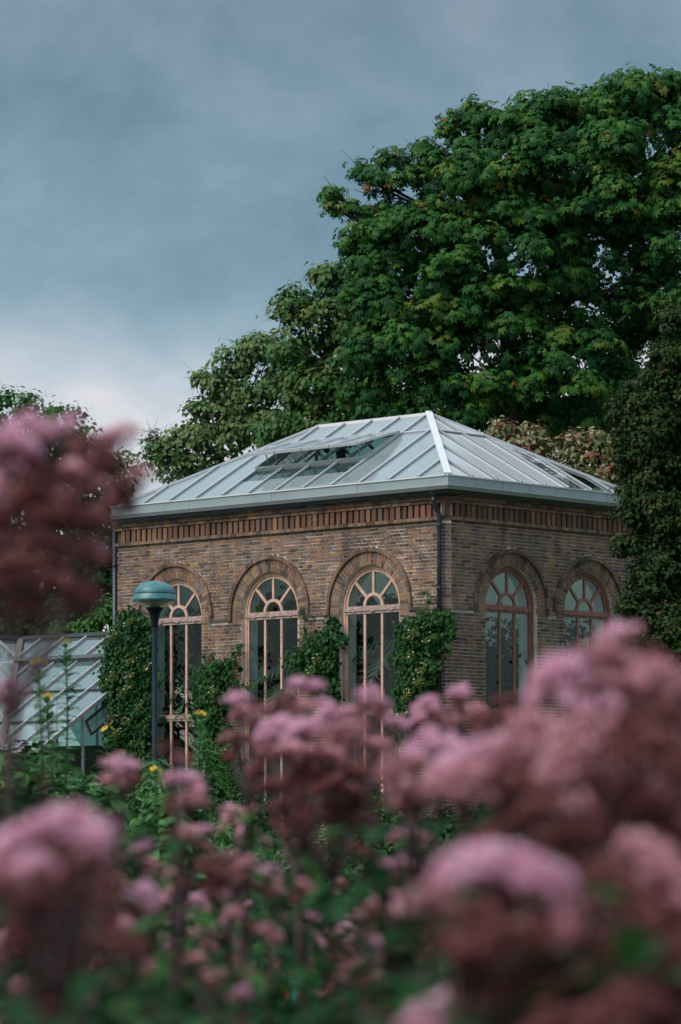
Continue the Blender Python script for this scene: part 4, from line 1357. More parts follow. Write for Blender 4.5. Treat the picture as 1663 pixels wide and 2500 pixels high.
climber('broad climber with yellow green flower discs behind the lamp post, at the pavilion left end', 'L',
        [(318, 1515, 36, 30), (300, 1570, 46, 50), (345, 1560, 30, 56), (290, 1640, 46, 60), (345, 1650, 30, 70), (290, 1720, 44, 60), (340, 1740, 36, 70), (300, 1800, 48, 60), (350, 1820, 30, 60), (310, 1880, 60, 60), (262, 1665, 18, 40, .7), (392, 1620, 8, 60, .25)],
        [(316, 1520, 26), (280, 1550, 30), (318, 1616, 34), (276, 1654, 30), (318, 1650, 24), (300, 1690, 34), (316, 1676, 26), (342, 1724, 26), (270, 1760, 34), (310, 1762, 24), (284, 1788, 26), (300, 1840, 30), (360, 1630, 24)],
        41, [[(320, 2000), (310, 1800), (300, 1620), (320, 1500)], [(320, 2000), (350, 1800), (350, 1560)]])
climber('leafy climber between the leftmost and middle arched windows with a sprig reaching up right', 'L',
        [(525, 1640, 34, 34), (545, 1690, 36, 40), (500, 1690, 30, 36), (515, 1750, 42, 44), (530, 1810, 44, 50), (545, 1870, 52, 50), (560, 1615, 14, 12, .7), (575, 1595, 10, 10, .5), (585, 1578, 6, 8, .4), (600, 1670, 14, 8, .4), (480, 1640, 10, 14, .4)],
        [(520, 1690, 22), (545, 1830, 24)], 43, [[(540, 2000), (530, 1800), (540, 1660), (570, 1600), (590, 1575)]])
climber('loose climber with white florets between the middle window and third window', 'L',
        [(745, 1600, 34, 26), (775, 1585, 32, 34), (800, 1560, 22, 34), (720, 1605, 24, 18), (825, 1560, 20, 18, .8), (790, 1620, 34, 40), (760, 1640, 36, 26), (815, 1520, 10, 18, .6), (800, 1680, 30, 40), (742, 1515, 5, 26, .4), (745, 1560, 6, 20, .4)],
        [(760, 1640, 26), (775, 1612, 22)], 45, [[(795, 2000), (800, 1700), (780, 1600), (745, 1560), (742, 1495)], [(780, 1600), (815, 1520)]])
climber('dense leafy climber wrapped round the corner drainpipe', 'L',
        [(1000, 1530, 36, 26), (1040, 1510, 36, 22), (1075, 1512, 34, 22), (1000, 1570, 34, 34), (1040, 1565, 40, 36), (1010, 1625, 44, 40), (1045, 1620, 28, 40), (1000, 1680, 36, 36), (1030, 1680, 26, 40), (988, 1730, 26, 34), (985, 1780, 22, 36), (1092, 1545, 18, 18, .7), (1085, 1575, 16, 14, .7), (965, 1600, 18, 12, .6), (1045, 1465, 6, 24, .35)],
        [(1010, 1548, 34), (1050, 1560, 28), (1002, 1600, 26), (1030, 1634, 28), (1024, 1665, 24), (992, 1700, 26), (985, 1745, 24)], 47,
        [[(1010, 2000), (1000, 1760), (1020, 1620), (1040, 1520), (1045, 1440)], [(1040, 1520), (1105, 1500)]], bulge=.34)

# ---------------------------------------------------------------- plants under glass


def palm(label, loc, h, nf, L, seed):
    rnd = random.Random(seed)
    root = empty('palm', loc, 0, label, 'palm', 'palms inside the pavilion')
    mb = MB(); mb.tube([(0, 0, 0), (.05, 0, h * .5), (0, .03, h)], [.13, .10, .09], 8); mb.build('trunk', M['bark'], root)
    for i in range(nf):
        a = i * 2.4 + rnd.random() * .5; up = rnd.uniform(.1, 1.0)
        d = Vector((math.cos(a), math.sin(a), 0))
        fm_ = MB(); prev = None
        for q in range(15):
            t = q / 14
            p = Vector((0, 0, h)) + d * (L * t) + Vector((0, 0, L * (up * t - 1.05 * t * t)))
            if prev is not None:
                side = Vector((-d.y, d.x, 0))
                ll = L * .42 * math.sin(PI * min(1, t * .93 + .05)) + .03
                for sg in (-1, 1):
                    tip = p + side * sg * ll * .8 + d * ll * .45 + Vector((0, 0, -ll * .45))
                    fm_.add([prev, p, tip], [(0, 1, 2)], rnd.random() * .95)
            prev = p.copy() if prev is None or q % 1 == 0 else prev
        fm_.build('frond', M['lf_palm'], root)
    return root


palm('tall palm inside, seen through the third arched window', loc_to_world(1.7, 2.1, .3), 3.9, 15, 1.7, 1)
palm('drooping palm inside, seen through the middle arched window', loc_to_world(1.3, 4.6, .3), 3.6, 15, 1.6, 2)
palm('palm inside, seen through the leftmost arched window', loc_to_world(1.6, 7.0, .3), 3.9, 14, 1.7, 3)


def indoor_bush(label, x, y, h, w, seed, mat='lf_vine', size=.12):
    rng = np.random.default_rng(seed)
    b = loc_to_world(x, y, .3)
    root = empty('potted_bush', b, 0, label, 'pot plant', 'bushes inside the pavilion')
    n = int(900 * h * w)
    P = np.stack([rng.normal(0, w * .36, n), rng.normal(0, w * .36, n), rng.uniform(.35, h, n) ** 1.0 + rng.normal(0, .1, n)], 1)
    link('foliage', cloud_mesh('foliage', BROAD_V, BROAD_F, P, frames(rng.normal(size=(n, 3)) + np.array([0, 0, .6]), rng.random(n) * 6), rng.uniform(.7, 1.3, n) * size, M[mat], rng.random(n)), root)
    mb = MB(); mb.lathe([(.01, 0), (.22, 0), (.30, .36), (.27, .36), (.24, .30), (.01, .30)], 16); mb.build('pot', M['pot'], root)
    mb = MB(); mb.tube([(0, 0, .3), (.04, 0, h * .6), (0, 0, h)], [.03, .025, .01], 5); mb.build('stem', M['twig'], root)


indoor_bush('glossy bush inside, filling the lower panes right of the corner drainpipe', 1.9, 1.6, 4.25, 1.3, 51)
indoor_bush('second glossy bush inside, seen between mullions right of the corner drainpipe', 2.9, 1.5, 4.0, 1.2, 52)
indoor_bush('leafy bush inside behind the rightmost arched window', 4.6, 1.6, 4.6, 1.4, 53)
indoor_bush('dark bush inside behind the lower panes of the leftmost window', 2.2, 7.9, 4.9, 1.9, 54, 'lf_dark', .17)
indoor_bush('dark bush inside behind the lower panes of the middle window', 2.2, 5.2, 4.9, 1.9, 55, 'lf_dark', .17)
indoor_bush('dark bush inside behind the lower panes of the third window', 2.0, 2.9, 3.6, 1.3, 56, 'lf_dark', .15)
indoor_bush('tall dark bush inside between the leftmost and middle windows', 3.2, 6.6, 5.2, 2.2, 57, 'lf_dark', .18)
indoor_bush('tall dark bush inside between the middle and third windows', 3.4, 4.2, 5.0, 2.0, 58, 'lf_dark', .18)

# ---------------------------------------------------------------- garden in the middle distance


def bush(label, px, Y, h, w, mat, tmpl, size, seed, group, n=None, cat='plant', flowers=None, upright=False, name='garden_plant'):
    rng = np.random.default_rng(seed)
    b = at(px, HORIZON, Y); b.z = 0
    root = empty(name, b, 0, label, cat, group)
    n = n or int(min(2600, 130 * h * w / (size * size) * .22 + 60))
    q = rng.random(n) ** .6
    a = rng.random(n) * 2 * PI
    z = rng.random(n) ** .75
    prof = np.sqrt(np.clip(1 - (z * .95) ** 2.2, 0.02, 1)) if not upright else (.55 + .45 * (1 - z))
    lump = 1 + .25 * np.sin(a * 3 + seed) + .15 * np.sin(a * 7 + z * 9 + seed)
    P = np.stack([np.cos(a) * q * w / 2 * prof * lump, np.sin(a) * q * w / 2 * prof * lump, .04 + z * h * (1 + .12 * np.sin(a * 2 + seed))], 1)
    Nn = np.stack([np.cos(a) * q, np.sin(a) * q, .4 + z], 1) + rng.normal(size=(n, 3)) * .4
    link('foliage', cloud_mesh('foliage', tmpl[0], tmpl[1], P, frames(Nn, PI + rng.normal(0, .8, n)), rng.uniform(.6, 1.2, n) * size, M[mat], np.clip(rng.normal(.5, .22, n), 0, 1)), root)
    mb = MB()
    for i in range(5):
        a_ = i * 1.26 + seed
        mb.tube([(0, 0, 0), (math.cos(a_) * w * .12, math.sin(a_) * w * .12, h * .5), (math.cos(a_) * w * .2, math.sin(a_) * w * .2, h * .85)], [.014, .01, .005], 4)
    mb.build('stem', M['stem_green'], root)
    if flowers:
        fm_, nfl, fs = flowers
        for i in range(nfl):
            a_, q_ = rng.random() * 2 * PI, rng.random() ** .5
            c = np.array([math.cos(a_) * q_ * w * .5, math.sin(a_) * q_ * w * .5, h * rng.uniform(.75, 1.15)])
            m = 9
            me = cloud_mesh('flower', LEAF_V, LEAF_F, c + rng.normal(size=(m, 3)) * fs * .35, frames(rng.normal(size=(m, 3)) + np.array([0, 0, 1.]), rng.random(m) * 6), np.full(m, fs * .7), M[fm_], rng.random(m))
            link('flower', me, root)
    return root


bush('low dark green clipped shrub under the climber by the middle window', 560, 57, 1.75, 1.4, 'lf_vine', LEAF, .055, 61, None, n=5000, cat='shrub', name='shrub')
bush('pale green ash leaved shrub beneath the lamp side of the left climber', 505, 54, 2.25, .9, 'lf_bush', LANCE, .16, 62, None, n=900, cat='shrub', name='shrub')
bush('dark shrub at the foot of the wall under the third arched window', 900, 57, 1.5, 2.2, 'lf_vine', BROAD, .08, 63, None, n=3000, cat='shrub', name='shrub')
bush('dark rounded shrub on the grass behind the salmon flower', 905, 52, .95, 2.2, 'lf_holly', LEAF, .06, 64, None, n=5000, cat='shrub', name='shrub')
PL = [(20, 26, 1.35, 1.2, 'lf_prim', 'LANCE', .17), (75, 24, 1.15, .8, 'lf_bush', 'BROAD', .13), (160, 27, 1.25, 1.0, 'lf_prim', 'LANCE', .18), (215, 25, 1.1, .7, 'lf_prim', 'BROAD', .14),
      (300, 34, 1.0, 1.2, 'lf_dark', 'BROAD', .10), (380, 30, 1.35, .9, 'lf_prim', 'LANCE', .15), (420, 26, 1.05, .9, 'lf_bush', 'BROAD', .10), (455, 38, 1.3, 1.5, 'lf_dark', 'BROAD', .10),
      (500, 36, 1.1, 1.0, 'lf_linden', 'LEAF', .05), (400, 21, .85, .8, 'lf_prim', 'BROAD', .09), (650, 34, .75, 1.3, 'lf_bush', 'LEAF', .05), (600, 42, 1.2, 1.6, 'lf_dark', 'BROAD', .09),
      (700, 30, .62, 1.2, 'lf_linden', 'LEAF', .05), (740, 38, .55, 1.6, 'lf_bush', 'LEAF', .05), (800, 26, .5, 1.2, 'lf_prim', 'BROAD', .07), (690, 20, .55, 1.0, 'lf_dark', 'LEAF', .06),
      (860, 36, .42, 1.4, 'lf_bush', 'LEAF', .05), (900, 42, .45, 1.8, 'lf_dark', 'LEAF', .06), (560, 28, .9, 1.0, 'lf_prim', 'LANCE', .13), (940, 32, .6, 1.3, 'lf_dark', 'BROAD', .08),
      (1010, 40, .9, 2.0, 'lf_dark', 'BROAD', .09), (1120, 38, 1.0, 2.0, 'lf_dark', 'BROAD', .09), (50, 17, 1.0, .7, 'lf_dark', 'BROAD', .10), (230, 18, .8, .8, 'lf_dark', 'BROAD', .09),
      (130, 34, 1.5, 1.4, 'lf_dark', 'BROAD', .11), (240, 38, 1.3, 1.6, 'lf_dark', 'BROAD', .10), (30, 40, 1.7, 1.8, 'lf_dark', 'BROAD', .12), (480, 18, .6, .8, 'lf_prim', 'BROAD', .08),
      (350, 44, 1.6, 1.8, 'lf_dark', 'BROAD', .10), (1250, 44, 1.2, 2.4, 'lf_dark', 'BROAD', .10), (1420, 42, 1.3, 2.4, 'lf_dark', 'BROAD', .10), (1600, 44, 1.5, 2.4, 'lf_dark', 'BROAD', .10), (540, 22, .65, .8, 'lf_bush', 'LEAF', .06)]
ZONES = [(60, 'at the far left edge'), (130, 'left of the tallest primrose'), (235, 'right of the tallest primrose'), (330, 'under the left climber'), (430, 'under the lamp post'),
         (520, 'under the leftmost window'), (620, 'under the middle window'), (720, 'by the far teal tag'), (830, 'left of the gravel patch'), (960, 'right of the gravel patch'), (1100, 'under the corner drainpipe'),
         (1300, 'under the window right of the corner'), (2000, 'under the rightmost window')]
used_labels = set()
for i, (px, Y, h, w, m, t, sz) in enumerate(PL):
    zone = next(zn for lim, zn in ZONES if px < lim)
    kind = {'LANCE': 'narrow leaved', 'BROAD': 'broad leaved', 'LEAF': 'fine leaved'}[t]
    tone = {'lf_prim': 'green', 'lf_bush': 'bright green', 'lf_dark': 'dark green', 'lf_linden': 'yellowish green'}[m]
    size_ = 'tall' if h > 1.15 else ('low' if h < .7 else 'middling')
    row = 'near border' if Y < 24 else ('middle border' if Y < 34 else 'far border')
    lab = '%s %s %s perennial, %s, %s' % (size_, tone, kind, row, zone)
    while lab in used_labels: lab = 'second ' + lab
    used_labels.add(lab)
    bush(lab, px, Y, h, w, m, {'LANCE': LANCE, 'BROAD': BROAD, 'LEAF': LEAF}[t], sz, 100 + i, 'green perennials in the border')
bush('red flowered sage around the nearest teal plant tag', 690, 16.2, .27, .9, 'lf_dark', LEAF, .05, 71, None, flowers=('petal_r', 44, .048), name='red_sage', cat='flower')
bush('second red flowered sage right of the nearest teal plant tag', 775, 15.4, .24, .5, 'lf_dark', LEAF, .05, 72, None, flowers=('petal_r', 22, .048), name='red_sage', cat='flower')
bush('mauve flowered plant above the red sage', 715, 19, .42, .6, 'lf_dark', LEAF, .05, 73, None, flowers=('petal_m', 8, .04), name='mauve_flower', cat='flower')
bush('white speckled flowering plant left of the far teal plant tag', 350, 24, .75, .5, 'lf_prim', LEAF, .06, 74, None, flowers=('petal_w', 16, .03), name='white_flower', cat='flower')
bush('mauve and green plant beside the far teal plant tag', 760, 31, .5, .9, 'lf_bush', LEAF, .05, 75, None, flowers=('petal_m', 10, .04), name='mauve_flower', cat='flower')

rng_ = np.random.default_rng(5)
n_ = 26000
gp_ = np.stack([rng_.uniform(-9, 9, n_), rng_.uniform(9, 46, n_), rng_.uniform(.0, .16, n_) ** 1.0], 1)
keep_ = np.sin(gp_[:, 0] * 1.7) + np.sin(gp_[:, 1] * 1.1 + gp_[:, 0]) + rng_.normal(0, .7, n_) > -.7
gp_ = gp_[keep_]
tag(link('ground_cover', cloud_mesh('ground_cover', LEAF_V, LEAF_F, gp_, frames(rng_.normal(size=(len(gp_), 3)) * .6 + np.array([0, 0, 1.]), rng_.random(len(gp_)) * 6), rng_.uniform(.06, .14, len(gp_)), M['lf_dark'], rng_.random(len(gp_)))), kind='stuff')

# ---------------------------------------------------------------- plant tags


def plant_tag(label, px, py, Y, w, tilt):
    top = at(px, py, Y)
    root = empty('plant_tag', (top.x, top.y, 0), 0, label, 'plant label', 'teal plant tags on stakes')
    mb = MB(); mb.bar((0, 0, 0), (0, 0, top.z), w * .16, w * .12, (0, 1, 0)); mb.build('stake', M['tag_teal'], root)
    mb = MB()
    a = tilt
    mb.hexa([(-w / 2, -.04, top.z - .012), (w / 2, -.03, top.z - .012 - a * w), (w / 2 - .01, .035, top.z + .022 - a * w), (-w / 2 + .012, .03, top.z + .022),
             (-w / 2, -.042, top.z - .006), (w / 2, -.032, top.z - .006 - a * w), (w / 2 - .01, .033, top.z + .028 - a * w), (-w / 2 + .012, .028, top.z + .028)])
    mb.build('tag_plate', M['tag_teal'], root)


plant_tag('nearest teal plant tag at the bottom among red sage', 718, 2396, 15.0, .088, .12)
plant_tag('far teal plant tag on a thin stake in the border', 675, 2175, 33.0, .085, .0)
plant_tag('small dark plant tag standing before the gravel path', 840, 2117, 46.0, .09, .1)

# ---------------------------------------------------------------- evening primroses
_mb = {}
for nm, sc_ in (('leaf', 1.0),):
    lm = MB(); lm.add(LANCE_V, BROAD_F, .45); _mb['a'] = lm.mesh('leaf', M['lf_prim'])
    lm = MB(); lm.add(LANCE_V, BROAD_F, .8); _mb['b'] = lm.mesh('leaf', M['lf_prim'])
    lm = MB(); lm.add(LANCE_V, BROAD_F, .2); _mb['c'] = lm.mesh('leaf', M['lf_prim'])
pf = MB()
for k in range(4):
    a = k * PI / 2
    d, p = Vector((math.cos(a), math.sin(a), 0)), Vector((-math.sin(a), math.cos(a), 0))
    pf.add([(0, 0, 0), d * .6 + p * .45 + Vector((0, 0, .35)), d * 1.0 + Vector((0, 0, .35)), d * .6 - p * .45 + Vector((0, 0, .35))], [(0, 1, 2, 3)], random.random())
PETAL = pf.mesh('flower', M['petal_y'])


def primrose(label, px, py, Y, seed, nleaf=46, lean=0.0, L=.105):
    rnd = random.Random(seed)
    top = at(px, py, Y)
    root = empty('evening_primrose', (top.x - lean, top.y, 0), 0, label, 'flower', 'yellow evening primroses')
    mb = MB()
    P = lambda t: Vector((lean * t * t + .012 * math.sin(t * 9 + seed), 0, top.z * t))
    mb.tube([P(i / 8) for i in range(9)], [.011 * (1 - .55 * i / 8) for i in range(9)], 6)
    mb.build('stem', M['stem_green'], root)
    nleaf = int(nleaf * 1.7)
    for i in range(nleaf):
        t = 1 - (i + 1.5) / nleaf * .62
        a = i * 2.4
        o = link('leaf', _mb[rnd.choice('aabc')], root)
        el = rnd.uniform(.25, .85) if t > .9 else rnd.uniform(-.15, .55)
        d = Vector((math.cos(a) * math.cos(el), math.sin(a) * math.cos(el), math.sin(el)))
        q = d.to_track_quat('Y', 'Z')
        o.rotation_euler = q.to_euler(); o.location = P(t)
        s_ = L * rnd.uniform(.8, 1.15) * (1 + .7 * (1 - t) / .6)
        o.scale = (s_ * 1.9, s_, s_)
    for i in range(rnd.choice((2, 3, 3))):
        a = i * 2.3 + seed
        o = link('flower', PETAL, root)
        d = Vector((math.cos(a) * .8, math.sin(a) * .6, .8)).normalized()
        o.rotation_euler = d.to_track_quat('Z', 'Y').to_euler()
        o.location = P(1) + Vector((math.cos(a) * .028, math.sin(a) * .028, .0 + .006 * i))
        s_ = rnd.uniform(.034, .044); o.scale = (s_, s_, s_)


primrose('tallest evening primrose spike in front of the low glasshouse roof', 161, 1568, 24, 1, 64)
primrose('blurred tall evening primrose spike left of the tallest one', 100, 1622, 18, 2, 50, L=.095)
primrose('short evening primrose spike leaning between the two tall ones', 117, 1704, 23, 3, 50, lean=-.06)
primrose('evening primrose spike in front of the left climber', 262, 1782, 26, 4, 44)
primrose('evening primrose spike with the brightest yellow flowers, before the climber', 487, 1745, 26, 5, 52)
primrose('low evening primrose below the lamp post', 377, 1882, 25, 6, 30)
primrose('low evening primrose at the far left edge', 20, 1925, 22, 7, 30)
primrose('low evening primrose with two blooms at left above the big pink heads', 95, 1980, 22, 8, 30)
primrose('single yellow bloom right of the low two-bloomed primrose', 146, 1978, 23, 9, 28)
primrose('single yellow bloom right of the low dark clipped shrub', 573, 1978, 27, 10, 30)

# ---------------------------------------------------------------- pink weeds in the foreground
OCTA_V = [(.34, 0, .35), (0, .34, .35), (-.34, 0, .35), (0, -.34, .35), (0, 0, 1.0), (0, 0, -.25)]
OCTA_F = [(0, 1, 4), (1, 2, 4), (2, 3, 4), (3, 0, 4), (1, 0, 5), (2, 1, 5), (3, 2, 5), (0, 3, 5)]


def head_mesh(mat, seed, n=460):
    """one domed flower head, one unit wide: upright tufts of florets on a branching corymb"""
    rng = np.random.default_rng(seed)
    m = 19
    a0, q0 = rng.random(m) * 2 * PI, rng.random(m) ** .5 * .40
    sub = np.stack([np.cos(a0) * q0, np.sin(a0) * q0, .30 * (1 - (q0 / .45) ** 2) + rng.normal(0, .03, m)], 1)
    i = rng.integers(0, m, n)
    d = rng.normal(size=(n, 3)); d /= np.linalg.norm(d, axis=1, keepdims=True); d[:, 2] = np.abs(d[:, 2]) * 1.0 - .25
    P = sub[i] + d * np.array([.14, .14, .11]) * rng.uniform(.6, 1.05, n)[:, None]
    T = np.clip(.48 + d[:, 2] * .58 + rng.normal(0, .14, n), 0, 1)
    return cloud_mesh('flower_head', OCTA_V, OCTA_F, P, frames(d + np.array([0, 0, .7]) + rng.normal(size=(n, 3)) * .25, rng.random(n) * 6), rng.uniform(.042, .078, n), mat, T)


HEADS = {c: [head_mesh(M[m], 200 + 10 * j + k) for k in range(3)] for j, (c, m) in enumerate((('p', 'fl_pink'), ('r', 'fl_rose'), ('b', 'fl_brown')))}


def weed_foliage(seed, h, dens, depth=9.0):
    rng = np.random.default_rng(seed)
    P, Nn, S, T, SP = [], [], [], [], []
    z = h
    while z > max(.3, h - depth):
        n = int(4 + dens * 2)
        a = rng.random() * 6 + np.arange(n) * 2 * PI / n + rng.normal(0, .15, n)
        for q in a:
            d = np.array([math.cos(q), math.sin(q), 0])
            P.append(d * .01 + np.array([0, 0, z])); S.append(rng.uniform(.08, .15)); T.append(np.clip(rng.normal(.45, .25), 0, 1))
            el = rng.normal(.05, .25)
            y = d * math.cos(el) + np.array([0, 0, math.sin(el)])
            x = np.array([d[1], -d[0], 0]); zz_ = np.cross(x, y)
            SP.append(np.stack([x * 1.5, y, zz_], 1))
        z -= rng.uniform(.06, .10) / (.6 + dens * .4)
    return cloud_mesh('foliage', LANCE_V, BROAD_F, np.array(P), np.array(SP), S, M['lf_weed'], T)


K = 1.0606            # the lists below were measured on a 1568 pixel wide view of the photograph


WEEDS = []


def weed(label, w0, heads, group=None, dens=1.0, seed=None, real=.09, below=.10, jit=.05, root_px=None):
    """w0: head width in view pixels that stands for `real` metres (gives the depth); heads: (x, y, width, colour)"""
    rnd = random.Random(seed if seed is not None else zlib.crc32(label.encode()) % 9999)
    Y = F_PX * real / (w0 * K)
    hs = []
    more = []
    if dens >= .8 and len(heads) > 1:
        for (x, y, w, c) in heads:
            for _q in range(2):
                if rnd.random() < .62: more.append((x + rnd.uniform(-.65, .65) * w, y + rnd.uniform(.15, .7) * w, w * rnd.uniform(.6, .85), {'p': rnd.choice('rrpb'), 'r': rnd.choice('rbb'), 'b': 'b'}[c]))
    for (x, y, w, c) in list(heads) + more:
        yy = Y + rnd.uniform(-jit, jit) * Y
        hs.append((at(x * K, y * K, yy), w * K * yy / F_PX, c))
    cx = sum(p.x for p, *_ in hs) / len(hs); cy = sum(p.y for p, *_ in hs) / len(hs)
    if root_px is not None: cx = at(root_px, HORIZON, cy).x
    top = min(p.z for p, *_ in hs) - below
    if not group: WEEDS.append((heads[0][0], heads[0][1], label))
    root = empty('pink_weed', (cx, cy, 0), 0, label, 'flower', group or 'blurred pink flower stems in the foreground')
    b = Vector((cx, cy, 0))
    mb = MB()
    sx, sy = rnd.gauss(0, .03), rnd.gauss(0, .03)
    mb.tube([(sx, sy, 0), (sx * .5, sy * .5, top * .5), (0, 0, top)], [.008, .007, .005] if root_px is None else [.007, .005, .003], 7)
    for p, w, c in hs:
        q = p - b
        mb.tube([(0, 0, top - .03), (q.x * .55, q.y * .55, top + (q.z - top) * .45), (q.x, q.y, q.z - w * .1)], [.004, .003, .0025] if root_px is None else [.0016, .0013, .0011], 5)
        for k in range(5):
            a = k * 1.257 + w
            mb.tube([(q.x, q.y, q.z - w * .22), (q.x + math.cos(a) * w * .25, q.y + math.sin(a) * w * .25, q.z + w * .02)], [.0022, .0014], 4, cap=False)
    mb.build('stem', M['stem_purple'], root)
    for p, w, c in hs:
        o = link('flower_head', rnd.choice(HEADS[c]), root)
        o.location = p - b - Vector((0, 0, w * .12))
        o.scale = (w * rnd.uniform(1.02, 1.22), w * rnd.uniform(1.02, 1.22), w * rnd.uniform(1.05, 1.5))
        o.rotation_euler = (rnd.gauss(0, .30), rnd.gauss(0, .30), rnd.random() * 6)
    if dens > 0:
        link('foliage', weed_foliage(rnd.randrange(9999), max(.4, top - .03), dens, .34 if (Y > 6 and 250 < heads[0][0] < 960 and heads[0][1] < 2120) else 9.0), root)
    return root


# tall stems at the left edge
weed('tallest pink flower stem at the far left edge, its heads against the sky', 130, [(20, 1030, 140, 'p'), (65, 1005, 130, 'p'), (160, 985, 80, 'p'), (120, 1015, 110, 'r'), (30, 1075, 150, 'b'), (35, 1112, 140, 'p')], dens=0, real=.085, below=.2, root_px=12)
weed('tall dusty pink flower stem beside the far left one, hiding the roof corner', 118, [(290, 1010, 84, 'r'), (250, 1025, 90, 'p'), (210, 1060, 130, 'b'), (300, 1120, 90, 'b'), (240, 1110, 140, 'b'), (170, 1130, 160, 'r'), (325, 1100, 70, 'r'), (300, 1150, 70, 'b'), (270, 1175, 90, 'b'), (285, 1140, 80, 'r')], dens=0, real=.085, below=.3, root_px=45)
weed('brown faded flower stem under the tallest pink heads at far left', 125, [(60, 1190, 200, 'b'), (150, 1220, 200, 'b'), (50, 1280, 200, 'b'), (170, 1290, 150, 'b'), (230, 1200, 90, 'b'), (100, 1370, 200, 'b'), (20, 1400, 180, 'b'), (210, 1270, 70, 'r'), (180, 1380, 110, 'b'), (120, 1130, 160, 'b'), (60, 1330, 160, 'b')], dens=0, real=.085, below=.15, root_px=22)
weed('small mauve head low at the left edge before the glasshouse roof', 80, [(18, 1592, 80, 'p'), (50, 1608, 56, 'r'), (10, 1630, 70, 'b')], dens=0)
# middle row, against the windows
weed('pink flower stem with a dark gap in its crown before the middle arched window', 82, [(545, 1618, 64, 'p'), (560, 1650, 80, 'r'), (590, 1680, 80, 'r'), (575, 1720, 90, 'b'), (610, 1640, 60, 'r')])
weed('bright pink double flower head highest of the middle row', 84, [(690, 1580, 62, 'p'), (722, 1592, 60, 'p'), (660, 1618, 60, 'b'), (745, 1630, 60, 'p'), (700, 1640, 80, 'r')])
weed('flat pink flower head before the third arched window', 86, [(850, 1612, 92, 'p'), (826, 1640, 60, 'b'), (880, 1625, 50, 'p'), (800, 1660, 80, 'r')])
weed('large pink flower head under the middle window row', 92, [(650, 1690, 120, 'p'), (700, 1690, 90, 'p'), (620, 1710, 80, 'p'), (770, 1660, 90, 'p'), (745, 1710, 110, 'r'), (680, 1745, 130, 'b'), (620, 1770, 100, 'b')])
weed('brownish flower mass below the large pink head in the middle row', 95, [(810, 1700, 120, 'r'), (860, 1730, 110, 'r'), (760, 1760, 130, 'b'), (830, 1790, 130, 'b'), (700, 1800, 120, 'b'), (640, 1830, 100, 'b'), (770, 1830, 120, 'b')], dens=1.5)
# between third window and right wall
weed('pink flower stem below the corner climber', 80, [(985, 1628, 70, 'p'), (1005, 1660, 90, 'r'), (1030, 1690, 80, 'b'), (975, 1660, 60, 'p')])
weed('small bright pink flower heads just right of the corner drainpipe', 78, [(1062, 1603, 66, 'p'), (1090, 1640, 70, 'r'), (1050, 1640, 60, 'b'), (1110, 1660, 70, 'b')])
weed('orange brown flower stem before the window right of the corner drainpipe', 88, [(1160, 1625, 70, 'b'), (1200, 1618, 70, 'b'), (1180, 1660, 90, 'b'), (1130, 1690, 100, 'b'), (1210, 1680, 90, 'r')])
# right mass
weed('topmost mauve pink flower head at right, before the rightmost window', 125, [(1430, 1462, 105, 'p'), (1400, 1500, 60, 'r'), (1465, 1450, 40, 'p'), (1430, 1510, 90, 'r')], real=.085, below=.12)
weed('wide soft pink flower dome below the topmost right head', 150, [(1300, 1560, 130, 'p'), (1370, 1535, 140, 'r'), (1430, 1560, 160, 'r'), (1330, 1610, 170, 'p'), (1250, 1610, 80, 'p'), (1410, 1620, 180, 'r')], real=.09)
weed('dusty pink flower dome at the right edge, level with the topmost row', 160, [(1510, 1560, 130, 'r'), (1550, 1600, 150, 'r'), (1480, 1620, 170, 'r'), (1540, 1680, 180, 'b'), (1500, 1540, 90, 'r')], real=.09)
weed('pink flower head left in the right mass, below the corner heads', 120, [(1000, 1750, 150, 'p'), (950, 1790, 130, 'r'), (1040, 1780, 130, 'p'), (910, 1770, 90, 'r'), (960, 1840, 130, 'b')])
weed('reddish pink flower dome in the centre of the right mass', 165, [(1140, 1760, 190, 'p'), (1230, 1720, 200, 'r'), (1080, 1810, 170, 'r'), (1180, 1830, 190, 'b'), (1260, 1790, 180, 'b')])
weed('broad maroon flower dome at right under the dusty dome', 175, [(1380, 1720, 210, 'r'), (1470, 1760, 200, 'b'), (1320, 1790, 170, 'r'), (1400, 1830, 190, 'b'), (1550, 1770, 170, 'b')])
weed('salmon coloured flower head in the middle of the right mass', 170, [(1310, 1880, 170, 'r'), (1370, 1880, 150, 'r'), (1250, 1870, 140, 'b'), (1430, 1900, 160, 'b'), (1340, 1950, 190, 'b')])
weed('purple pink flower head at the right edge halfway down', 170, [(1545, 1860, 150, 'p'), (1570, 1920, 130, 'r'), (1500, 1930, 150, 'b')])
weed('biggest bright pink flower dome low in the right half', 230, [(1150, 2020, 240, 'p'), (1060, 2040, 170, 'p'), (1240, 2050, 180, 'p'), (1300, 2080, 120, 'r'), (1190, 2110, 240, 'b'), (1080, 2130, 170, 'b')], real=.105)
weed('dull rose flower dome at the right edge, right of the biggest bright dome', 210, [(1470, 2000, 210, 'r'), (1540, 2060, 210, 'r'), (1420, 2080, 200, 'b'), (1520, 2160, 220, 'b'), (1390, 2010, 120, 'b')], real=.10)
weed('dark maroon flower mass low at right', 220, [(1150, 2200, 200, 'b'), (1260, 2190, 230, 'b'), (1370, 2200, 220, 'b'), (1470, 2260, 230, 'b'), (1350, 2310, 230, 'b'), (1230, 2300, 220, 'b'), (1110, 2300, 180, 'b')], real=.10, dens=1.6)
weed('dark flower mass in the bottom right corner', 230, [(1540, 2300, 230, 'b'), (1450, 2360, 230, 'b'), (1560, 2220, 160, 'b'), (1300, 2390, 200, 'b')], real=.10, dens=1.6)
